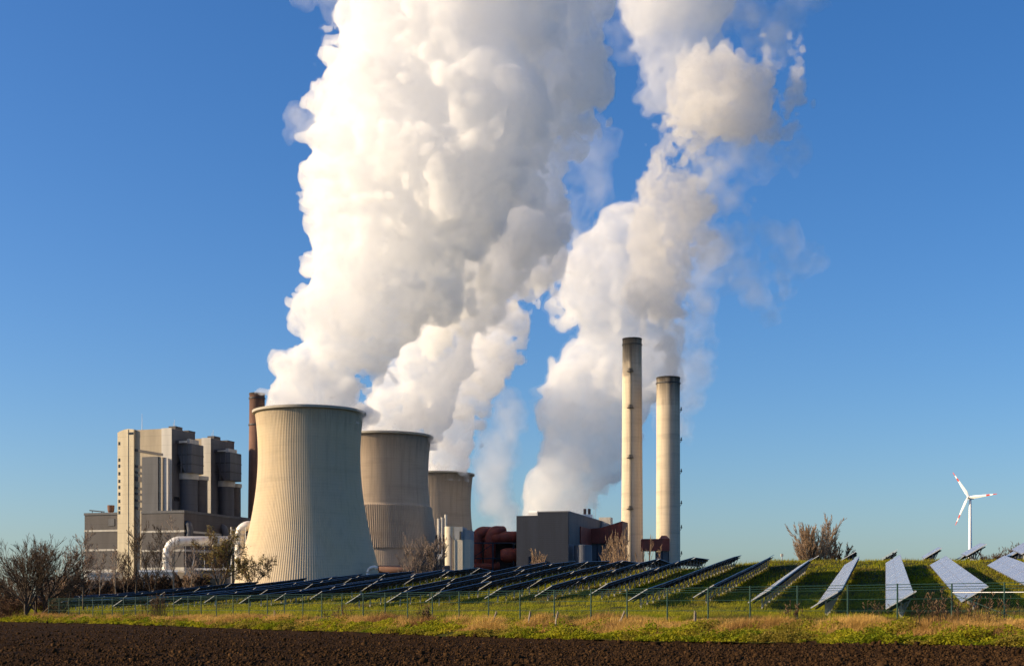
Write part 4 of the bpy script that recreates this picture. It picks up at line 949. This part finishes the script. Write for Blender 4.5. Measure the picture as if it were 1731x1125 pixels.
# trees in front of the towers and the navy building
tree('bare_tree', 'pale bare tree before the middle cooling tower, one of two, nearer the largest tower', 703, 420, 19.5, 101, 3, spread=.12, tk=1.0, maxl=3, kids=(17, 8, 6), ang=28, up=.12, trad=.16, bark='bark_pale', twig='twig_grey', ratio=.42, start_at=.15)
tree('bare_tree', 'pale bare tree before the middle cooling tower, the fuller one beside the silo block', 729, 430, 20.5, 102, 4, spread=.12, tk=1.0, maxl=3, kids=(17, 8, 6), ang=28, up=.12, trad=.16, bark='bark_pale', twig='twig_grey', ratio=.42, start_at=.15)
tree('poplar_tree', 'small tan bare tree poking over the solar rows before the navy building', 912, 430, 17.2, 103, 4, spread=.12, tk=1.05, maxl=3, kids=(14, 7, 5), ang=28, up=.12, trad=.14, twig='twig_tan', ratio=.4, start_at=.12)
for i, (px, h, lab) in enumerate([(1023, 20.2, 'leftmost tan poplar of the clump before the taller chimney'), (1034, 24.2, 'tallest tan poplar of the clump before the taller chimney'), (1044, 23.2, 'tan poplar in the middle of the clump before the taller chimney'), (1056, 19.6, 'tan poplar nearest the shaft of the taller chimney'), (1076, 19.2, 'thin lone tan poplar against the base of the taller chimney'),
                                  (1090, 19.0, 'tan poplar at the chimney side of the red bridge house'), (1098, 21.5, 'tan poplar second from the taller chimney, before the red bridge house'), (1108, 21.2, 'tan poplar before the middle of the red bridge house'), (1118, 19.8, 'tan poplar before the shorter chimney edge')]):
    tree('poplar_tree', lab, px, 450 + (i * 37) % 20, h + 3, 110 + i, 3 if i < 4 else 1, spread=.08, maxl=3, kids=(26, 7, 4), ang=22, up=.14, tk=1.0, trad=.13, twig='twig_tan', bark='bark_pale', ratio=.26 if i < 4 else .17, start_at=.08, group='tan poplars at the chimneys')
tree('willow_tree', 'big bare fan shaped willow standing behind the crest of the solar hill', 1374, 235, 10.0, 131, 9, spread=.5, maxl=3, kids=(18, 12, 8), ang=25, up=.07, trad=.12, bark='bark_pale', twig='twig_tan', ratio=.34, start_at=.2, ratio0=.5, bend=.05, rmin_k=.00008, tk=.95)
tree('willow_tree', 'smaller leafier bare tree at the side of the fan shaped willow', 1411, 240, 8.6, 132, 5, spread=.3, maxl=3, kids=(15, 10, 7), ang=26, up=.08, trad=.08, twig='twig_brown', ratio=.42, start_at=.15, leaves='leaf_ochre', nleaf=700, leafsize=.08)
for i, (px, h, lab) in enumerate([(1668, 19.0, 'dark distant wood edge tree right of the turbine mast'), (1682, 20, 'dark distant tree second from the turbine mast'), (1697, 21.5, 'tallest dark distant tree near the picture edge'), (1712, 20.5, 'dark distant tree over the last hilltop table'), (1727, 21, 'dark distant tree cut by the picture edge')]):
    tree('bare_tree', lab, px, 420, h + .5, 140 + i, 6, spread=.5, maxl=3, kids=(16, 9, 6), ang=36, trad=.2, twig='twig_brown', ratio=.45, start_at=.1, group='distant trees by the turbine')
# little weather mast on the crest
o = P(1322, 950, 160); t = empty('sensor_post', (o.x, o.y, Hs(o.x, o.y))); tag(t, 'thin pale post with a small box head on the crest beside the willow', 'post')
zt = EYE + (HY - 940) / F * 160 - Hs(o.x, o.y)
MB().tube([(0, 0, -.3), (0, 0, zt)], .06, 6).build('pole', M['steel'], t); MB().box(-.13, .13, -.1, .1, zt, zt + .32).build('head_box', M['silo'], t)
# ------------------------------------------------------------------ steam: union of puffs, roughened by noise, meshed at several depths
def surface_nets(f, iso, origin, vox):
    f = f - iso; nx, ny, nz = f.shape; s = f > 0
    cs = np.zeros((nx - 1, ny - 1, nz - 1), np.int8)
    for i in (0, 1):
        for j in (0, 1):
            for k in (0, 1): cs += s[i:nx - 1 + i, j:ny - 1 + j, k:nz - 1 + k]
    mix = (cs > 0) & (cs < 8); ci, cj, ck = np.nonzero(mix)
    if len(ci) == 0: return None
    idx = np.full(mix.shape, -1, np.int32); idx[ci, cj, ck] = np.arange(len(ci), dtype=np.int32)
    acc = np.zeros((len(ci), 3), np.float32); cnt = np.zeros(len(ci), np.float32)
    C = [(i, j, k) for i in (0, 1) for j in (0, 1) for k in (0, 1)]
    for a in C:
        for ax in range(3):
            if a[ax]: continue
            b = list(a); b[ax] = 1
            fa = f[ci + a[0], cj + a[1], ck + a[2]]; fb = f[ci + b[0], cj + b[1], ck + b[2]]
            m = (fa > 0) != (fb > 0); t = np.where(m, fa / np.where(m, fa - fb, 1), 0)
            p = np.tile(np.array(a, np.float32), (len(ci), 1)); p[:, ax] += t
            acc[m] += p[m]; cnt[m] += 1
    V = (np.stack([ci, cj, ck], -1) + acc / cnt[:, None]) * vox + origin
    Q = []
    for ax in range(3):
        sl0 = [slice(1, n - 1) for n in f.shape]; sl1 = [slice(1, n - 1) for n in f.shape]
        sl0[ax] = slice(0, f.shape[ax] - 1); sl1[ax] = slice(1, f.shape[ax])
        a, b = s[tuple(sl0)], s[tuple(sl1)]; m = np.nonzero(a != b)
        g = [m[q] + (0 if q == ax else 1) for q in range(3)]
        u, v = (ax + 1) % 3, (ax + 2) % 3
        def cell(du, dv):
            h = [g[0].copy(), g[1].copy(), g[2].copy()]; h[u] = h[u] - du; h[v] = h[v] - dv; return idx[h[0], h[1], h[2]]
        q = np.stack([cell(1, 1), cell(0, 1), cell(0, 0), cell(1, 0)], -1)
        fl = ~a[m]; q[fl] = q[fl][:, ::-1]; Q.append(q)
    Q = np.concatenate(Q); Q = Q[(Q >= 0).all(1)]
    return V, Q
def lattice_noise(shape, cell, vox, seed):
    """smooth noise on a regular grid, -1..1"""
    R = np.random.default_rng(seed); n = [int(s * vox / cell) + 4 for s in shape]
    g = R.uniform(-1, 1, n).astype(np.float32)
    for ax in range(3):
        x = np.arange(shape[ax], dtype=np.float32) * vox / cell + .37; i = x.astype(int); t = x - i; t = (t * t * (3 - 2 * t)).astype(np.float32)
        sh = [1, 1, 1]; sh[ax] = len(t); t = t.reshape(sh)
        g = np.take(g, i, ax) * (1 - t) + np.take(g, i + 1, ax) * t
    return g
def steam_mat(name, dens, col=(1, 1, 1), surf=.0, an=0.0):
    m = bpy.data.materials.new(name); m.use_nodes = True; nt = m.node_tree; out = nt.nodes['Material Output']; nt.nodes.remove(nt.nodes['Principled BSDF'])
    v = N(nt, 'ShaderNodeVolumePrincipled'); v.inputs['Color'].default_value = (*(q * .984 for q in col), 1); v.inputs['Density'].default_value = dens; v.inputs['Anisotropy'].default_value = an
    L(nt, v.outputs[0], out.inputs['Volume'])
    tr = N(nt, 'ShaderNodeBsdfTransparent')
    if surf:
        df = N(nt, 'ShaderNodeBsdfTranslucent'); df.inputs[0].default_value = (.9, .9, .9, 1)
        ms = N(nt, 'ShaderNodeMixShader'); ms.inputs[0].default_value = surf; L(nt, tr.outputs[0], ms.inputs[1]); L(nt, df.outputs[0], ms.inputs[2]); L(nt, ms.outputs[0], out.inputs['Surface'])
    return m
def row_puffs(rows, d, seed, n, depth=.75, rmin=.16, rmax=.42, child=5, lean=0.0, core=True, dmax=70, inset=5.0):
    """puffs filling a plume whose width at each height is given; d may change along it"""
    R = np.random.default_rng(seed); rows = sorted(rows); ys = np.array([r[0] for r in rows], float); xl = np.array([r[1] for r in rows], float); xr = np.array([r[2] for r in rows], float)
    dd = np.array([(r[3] if len(r) > 3 else d) for r in rows], float)
    w = (xr - xl); wgt = w / np.max(w); out = []
    yy = np.linspace(ys[0], ys[-1], 400); ww = np.interp(yy, ys, w) ** 1.0; cdf = np.cumsum(ww); cdf /= cdf[-1]
    Y = np.interp(R.random(n), cdf, yy)
    for y in Y:
        de = np.interp(y, ys, dd); a = np.interp(y, ys, w) / 2 / F * de; a = max(a * .8, a - inset); c = (np.interp(y, ys, xl) + np.interp(y, ys, xr)) / 2
        cx = (c - CX) / F * de; z = EYE + (HY - y) / F * de; b = min(a * depth, dmax)
        r = min(a, b) * R.uniform(rmin, rmax); ph = R.uniform(0, 2 * PI)
        x_, y_ = cx + (a - r * .95) * math.cos(ph), de + (b - r * .95) * math.sin(ph)
        out.append((x_, y_, z, r))
        for k in range(child):
            v = R.normal(0, 1, 3); v /= np.linalg.norm(v); q = r * R.uniform(.3, .55)
            if (abs(x_ + v[0] * r - cx) > a * 1.02): continue
            out.append((x_ + v[0] * r * .85, y_ + v[1] * r * .85, z + v[2] * r * .85, q))
    if core:
        for y in np.linspace(ys[0], ys[-1], max(8, int((ys[-1] - ys[0]) / 9))):
            de = np.interp(y, ys, dd); a = np.interp(y, ys, w) / 2 / F * de; c = (np.interp(y, ys, xl) + np.interp(y, ys, xr)) / 2; b = min(a * depth, dmax)
            cx = (c - CX) / F * de; z = EYE + (HY - y) / F * de; r = min(a, b) * .74
            for t in np.linspace(-1, 1, max(1, int(2.2 * a / max(r, 1e-3)))) if a > r * 1.3 else (0,):
                out.append((cx + (a - r) * t * .92, de, z, r))
    return out
def free_puffs(lst, d, seed, n=14, jitter=.6):
    """loose wisps: a cloud of small puffs round each x, y, radius"""
    R = np.random.default_rng(seed); out = []
    for it in lst:
        x, y, r = it[:3]; de = it[3] if len(it) > 3 else d
        c = P(x, y, de); rm = r / F * de
        for k in range(n):
            v = R.normal(0, jitter, 3) * rm; q = rm * R.uniform(.25, .55); out.append((c.x + v[0], c.y + v[1] * .8, c.z + v[2], q))
    return out
def plume_field(puffs, vox, amps, seed, pad=14):
    p = np.array(puffs, float); lo = (p[:, :3] - p[:, 3:]).min(0) - pad; hi = (p[:, :3] + p[:, 3:]).max(0) + pad
    shp = np.ceil((hi - lo) / vox).astype(int) + 1; f = np.full(shp, -30.0, np.float32)
    ax = [lo[i] + np.arange(shp[i]) * vox for i in range(3)]
    for x, y, z, r in p:
        m = r + 12; s = []
        for i, c in enumerate((x, y, z)): s.append(slice(max(0, int((c - m - lo[i]) / vox)), min(shp[i], int((c + m - lo[i]) / vox) + 2)))
        g = np.sqrt((ax[0][s[0]] - x)[:, None, None] ** 2 + (ax[1][s[1]] - y)[None, :, None] ** 2 + (ax[2][s[2]] - z)[None, None, :] ** 2).astype(np.float32)
        t = tuple(s); np.maximum(f[t], r - g, out=f[t])
    for k, (cell, amp, kind) in enumerate(amps):
        nz = (lattice_noise(f.shape, cell * .86, vox, seed + k) + lattice_noise(f.shape, cell * 1.21, vox, seed + k + 50)) * .74
        f += amp * ((np.abs(nz) * 2.4 - .62) if kind else nz)
    f[0], f[-1], f[:, 0], f[:, -1], f[:, :, 0], f[:, :, -1] = (-30,) * 6
    return f, lo
def steam_plume(name, lab, puffs, vox, amps, seed, shells, group='steam and smoke plumes', z_cut=None, surf=.02, col=(1, 1, 1), cat='steam plume', hollow=True, fringe=None):
    f, lo = plume_field(puffs, vox, amps, seed)
    if z_cut is not None:
        z = lo[2] + np.arange(f.shape[2]) * vox; f[:, :, z < z_cut] = -30
    root = None
    for i, (iso, dens) in enumerate(shells):
        r = surface_nets(f, iso, lo, vox)
        if r is None: continue
        if i == 0 and hollow and len(shells) > 1:   # a denser skin: its inner wall closes it off from the thinner core
            q = surface_nets(f, shells[1][0] - .05, lo, vox)
            if q is not None: r = (np.concatenate([r[0], q[0]]), np.concatenate([r[1], q[1][:, ::-1] + len(r[0])]))
        m = steam_mat('steam_%d' % i, dens, col, surf=surf if i == 0 else 0, an=.5)
        o = obj_np(name if i == 0 else 'core', r[0], quads=r[1], mat=m, parent=root, smooth=True)
        if i == 0: root = o; tag(o, lab, cat, group)
    if fringe:
        r = surface_nets(f, fringe[0], lo, vox); obj_np('fringe', r[0], quads=r[1], mat=steam_mat('steam_fringe', fringe[1], col), parent=root, smooth=True)
    return root
def veil(d): return [(-3.5, d * .35), (-1, d * .45), (1.5, d * .5), (4, d * .55), (7, d * .6)]
BIL = [(42, 6.5, 1), (20, 6.0, 1), (10, 4.2, 1), (5, 2.3, 1), (2.8, 1.1, 1)]
WSP = [(34, 6, 0), (16, 5.5, 0), (8, 4.4, 0), (4, 2.8, 0)]
R1 = [(712, 456, 578), (690, 454, 588), (680, 455, 594), (660, 459, 604), (640, 464, 615), (620, 490, 628), (600, 500, 650), (570, 510, 680), (540, 518, 705), (510, 524, 718), (480, 527, 738), (450, 530, 765), (420, 527, 800), (400, 526, 815), (370, 533, 835), (350, 527, 850), (330, 514, 865), (300, 513, 885), (270, 538, 905), (250, 552, 910), (230, 548, 910), (200, 558, 912), (180, 556, 905), (160, 568, 902), (120, 585, 902), (90, 570, 905), (60, 576, 912), (30, 590, 918), (0, 600, 922), (-90, 608, 930)]
R1 = [(y, p + 6, q + 2) for y, p, q in R1]
pf = row_puffs(R1, 805, 1, 300, .8, inset=9)
steam_plume('steam_plume', 'widest white steam plume, rising from the largest cooling tower', pf, 1.25, BIL, 100, [(-.6, .17), (4.5, .034)], fringe=(-1.6, .012), z_cut=104)
pf = free_puffs([(522, 212, 20), (512, 198, 14), (532, 190, 14), (506, 226, 12), (540, 215, 16)], 805, 2, 14)
steam_plume('steam_veil', 'small torn puff sticking out from the outer edge of the widest plume', pf, 1.3, [(18, 4, 0), (9, 3.4, 0), (4.5, 2.4, 0)], 1400, veil(.045), hollow=False)
R2 = [(742, 616, 720), (720, 612, 727), (700, 612, 734), (660, 628, 744), (620, 654, 768), (580, 678, 800), (540, 690, 832), (510, 700, 850), (480, 692, 872), (440, 702, 902), (400, 722, 930), (350, 752, 945), (300, 782, 935), (270, 800, 925), (250, 802, 935), (220, 800, 970), (200, 802, 992), (150, 802, 1008), (100, 800, 1010), (50, 800, 1008), (0, 802, 1010), (-90, 808, 1014)]
R2 = [(y, a, b, float(np.interp(y, [300, 450, 640, 760], [845, 865, 900, 915]))) for y, a, b in R2]
pf = row_puffs(R2, 915, 3, 300, .6)
steam_plume('steam_plume', 'white steam plume of the middle brown cooling tower, merging behind the widest plume', pf, 1.5, BIL, 200, [(-.6, .15), (4.5, .034)], fringe=(-1.8, .012), z_cut=104)
R3 = [(808, 744, 782), (785, 740, 785), (760, 728, 790), (720, 716, 806), (690, 722, 812), (660, 736, 832), (630, 752, 848), (600, 770, 862), (570, 788, 874), (540, 798, 872), (510, 806, 862), (490, 810, 895), (470, 812, 925), (450, 815, 945), (420, 822, 942), (380, 840, 935), (340, 850, 925)]
R3 = [(y, a, b, float(np.interp(y, [330, 480, 680, 800], [930, 980, 1100, 1160]))) for y, a, b in R3]
pf = row_puffs(R3, 1120, 5, 170, .7)
steam_plume('steam_plume', 'narrow steam plume of the smallest cooling tower, third from the boiler house', pf, 1.9, BIL, 300, [(-.6, .14), (4.5, .034)], fringe=(-2.5, .012), z_cut=104)
R4 = [(905, 820, 868), (870, 808, 874), (845, 804, 864), (800, 796, 858), (780, 790, 862), (750, 806, 868), (710, 826, 880), (680, 830, 880), (662, 838, 870)]
pf = row_puffs(R4, 1250, 7, 70, .7)
steam_plume('steam_plume', 'thin hazy steam wisp rising behind the red gas ducts', pf, 2.2, WSP, 400, veil(0.022), hollow=False)
R5 = [(900, 895, 985), (875, 892, 990), (850, 896, 1005), (820, 904, 1020), (800, 910, 1048), (780, 914, 1062), (760, 918, 1078), (730, 914, 1082), (700, 900, 1092), (685, 903, 1100), (650, 930, 1120), (620, 936, 1130), (590, 960, 1135), (560, 984, 1135), (530, 975, 1130), (500, 940, 1130), (470, 952, 1130), (430, 968, 1125), (400, 985, 1115), (375, 1020, 1090)]
pf = row_puffs(R5, 1100, 9, 230, .55, inset=7) + free_puffs([(955, 540, 20), (945, 500, 24), (960, 470, 24)], 1100, 10, 14)
steam_plume('steam_plume', 'broad steam plume rising behind the navy building and the taller chimney', pf, 1.9, [(40, 5.5, 1), (20, 4, 1), (10, 2.6, 1), (5.5, 1.4, 1)], 500, [(-1, .09), (5.5, .026)], fringe=(-3, .010))
pf = free_puffs([(1160, 560, 40), (1165, 500, 42), (1150, 620, 40), (1180, 600, 26), (1130, 660, 36), (1175, 540, 30), (1140, 690, 26), (1190, 470, 30), (1170, 430, 34), (1210, 450, 26)], 1190, 12, 16)
steam_plume('steam_veil', 'faint steam veil trailing behind the shorter chimney', pf, 2.2, WSP, 600, veil(0.012), hollow=False)
R6 = [(634, 1116, 1146), (610, 1112, 1147), (590, 1108, 1147), (560, 1098, 1148), (530, 1094, 1150), (505, 1090, 1155), (485, 1070, 1160), (450, 1066, 1164), (420, 1068, 1172), (390, 1075, 1176), (360, 1075, 1178), (330, 1073, 1176), (300, 1075, 1178), (270, 1086, 1184), (240, 1100, 1205), (215, 1116, 1235), (195, 1128, 1285), (170, 1136, 1310), (150, 1142, 1318), (125, 1180, 1322), (105, 1225, 1325)]
pf = row_puffs(R6, 988, 14, 260, .75, .14, .36) + free_puffs([(1320, 85, 15), (1335, 105, 14), (1338, 140, 15), (1330, 170, 16), (1318, 200, 15), (1300, 215, 13), (1300, 92, 15), (1275, 105, 15), (1325, 215, 9), (1250, 205, 14), (1225, 232, 12), (1340, 70, 8), (1195, 260, 13), (1190, 300, 12), (1195, 345, 13), (1190, 400, 12), (1180, 430, 10), (1260, 230, 11), (1290, 225, 10), (1345, 120, 10)], 992, 15, 9) + free_puffs([(1131, 628, 20), (1131, 610, 24), (1130, 590, 27), (1128, 568, 30), (1126, 545, 33), (1124, 520, 36)], 988, 27, 9, .22)
steam_plume('smoke_plume', 'grey smoke plume widening above the shorter chimney, then bending away', pf, 1.2, [(30, 8.0, 0), (14, 7.0, 0), (7, 4.0, 1), (3.4, 1.9, 1)], 700, [(-.8, .07), (3.5, .035)], fringe=(-2.6, .014), cat='smoke plume', col=(.91, .90, .885))
R7 = [(170, 1096, 1160), (150, 1090, 1180), (120, 1084, 1182), (95, 1086, 1168), (70, 1075, 1180), (50, 1065, 1200), (25, 1050, 1225), (0, 1042, 1240), (-85, 1040, 1250)]
pf = row_puffs(R7, 1020, 16, 100, .6, .16, .4) + free_puffs([(1205, 82, 10), (1215, 75, 8)], 1020, 17, 8)
steam_plume('steam_cloud', 'sunlit cream cloud lobe at the top between widest plume and bent smoke', pf, 1.6, WSP, 800, [(-1, .05), (4, .03)], fringe=(-3, .012))
pf = free_puffs([(1290, 20, 30), (1330, 25, 22), (1260, 30, 24), (1310, 60, 18), (1230, 20, 26), (1340, 5, 18), (1200, 130, 12), (1170, 110, 18), (1045, 40, 26), (1035, 80, 18), (1030, 10, 26)], 1040, 18, 12)
steam_plume('steam_cloud', 'torn bluish cloud shreds along the top above the bent smoke', pf, 1.9, WSP, 900, veil(0.016), hollow=False)
pf = free_puffs([(1205, 300, 30), (1230, 330, 22), (1210, 260, 26), (1250, 280, 22), (1190, 360, 24), (1270, 350, 16), (1290, 285, 12), (1240, 230, 30), (1230, 400, 16), (1300, 250, 10), (1345, 255, 12), (1280, 230, 20), (1200, 420, 22)], 1005, 20, 12)
steam_plume('steam_veil', 'pale torn veil hanging under the bent smoke above the shorter chimney', pf, 1.7, WSP, 1000, veil(0.02), hollow=False)
pf = free_puffs([(1290, 490, 26), (1315, 510, 20), (1270, 470, 22), (1330, 440, 20), (1350, 420, 18), (1345, 395, 14), (1365, 440, 10), (1300, 450, 20), (1320, 400, 14), (1255, 450, 18), (1240, 405, 16)], 980, 22, 11)
steam_plume('steam_veil', 'detached thin wisp drifting in open sky beyond the chimneys', pf, 1.9, WSP, 1100, veil(0.013), hollow=False)
pf = free_puffs([(945, 230, 30), (985, 260, 26), (960, 290, 26), (990, 330, 24), (1000, 360, 20), (960, 400, 30), (985, 430, 26), (930, 350, 24), (1005, 230, 18), (1000, 300, 18), (940, 440, 26), (960, 360, 18), (925, 300, 18), (1000, 120, 16), (1015, 90, 12)], 1010, 24, 13)
steam_plume('steam_veil', 'bluish translucent veil at the flank of the widest plume, between both columns', pf, 2.0, WSP, 1200, veil(0.013), hollow=False)
pf = free_puffs([(575, 12, 16), (560, 2, 14), (545, -6, 12), (590, 25, 10), (520, -4, 8)], 830, 26, 10)
steam_plume('steam_cloud', 'small torn cloud scrap at the top beside the widest plume', pf, 1.4, [(20, 4, 0), (10, 3.5, 0), (5, 2, 0)], 1300, veil(0.026), hollow=False)
# ------------------------------------------------------------------ light, sky, camera
w = bpy.data.worlds.new('World'); S.world = w; w.use_nodes = True
nt = w.node_tree; bg = nt.nodes['Background']
sky = nt.nodes.new('ShaderNodeTexSky'); sky.sky_type = 'NISHITA'; sky.sun_disc = False
sky.sun_elevation = SUN_EL; sky.sun_rotation = math.radians(270) - SUN_A; sky.air_density = 1.0; sky.dust_density = 1.2; sky.ozone_density = 5.0; sky.altitude = 0
hs = nt.nodes.new('ShaderNodeHueSaturation'); hs.inputs['Saturation'].default_value = 1.2; hs.inputs['Hue'].default_value = .507
nt.links.new(sky.outputs[0], hs.inputs['Color']); nt.links.new(hs.outputs[0], bg.inputs['Color']); bg.inputs['Strength'].default_value = .094
sl = bpy.data.lights.new('sun', 'SUN'); sl.energy = 4.9; sl.angle = math.radians(.5); sl.color = (1.0, .775, .495)
so = put(bpy.data.objects.new('sun', sl))
sd = Vector((-math.cos(SUN_EL) * math.cos(SUN_A), -math.cos(SUN_EL) * math.sin(SUN_A), math.sin(SUN_EL)))
so.rotation_euler = (-sd).to_track_quat('-Z', 'Y').to_euler(); so.location = (-60, 20, 60)
cam = bpy.data.cameras.new('camera'); co = put(bpy.data.objects.new('camera', cam)); S.camera = co
cam.sensor_width = 36; cam.lens = F / 1731 * 36; cam.shift_y = (HY - 562.5) / 1731; cam.clip_start = .5; cam.clip_end = 60000
co.location = (0, 0, EYE); co.rotation_euler = (PI / 2, 0, 0)
S.view_settings.view_transform = 'Standard'; S.view_settings.look = 'None'; S.view_settings.exposure = 0.75; S.view_settings.gamma = 1
c = S.cycles
c.use_denoising = True
try: c.denoiser = 'OPENIMAGEDENOISE'
except Exception: pass
c.max_bounces = 68; c.diffuse_bounces = 3; c.glossy_bounces = 3; c.transmission_bounces = 4; c.volume_bounces = 64; c.transparent_max_bounces = 96
c.use_adaptive_sampling = True; c.adaptive_threshold = .015
c.sample_clamp_indirect = 8
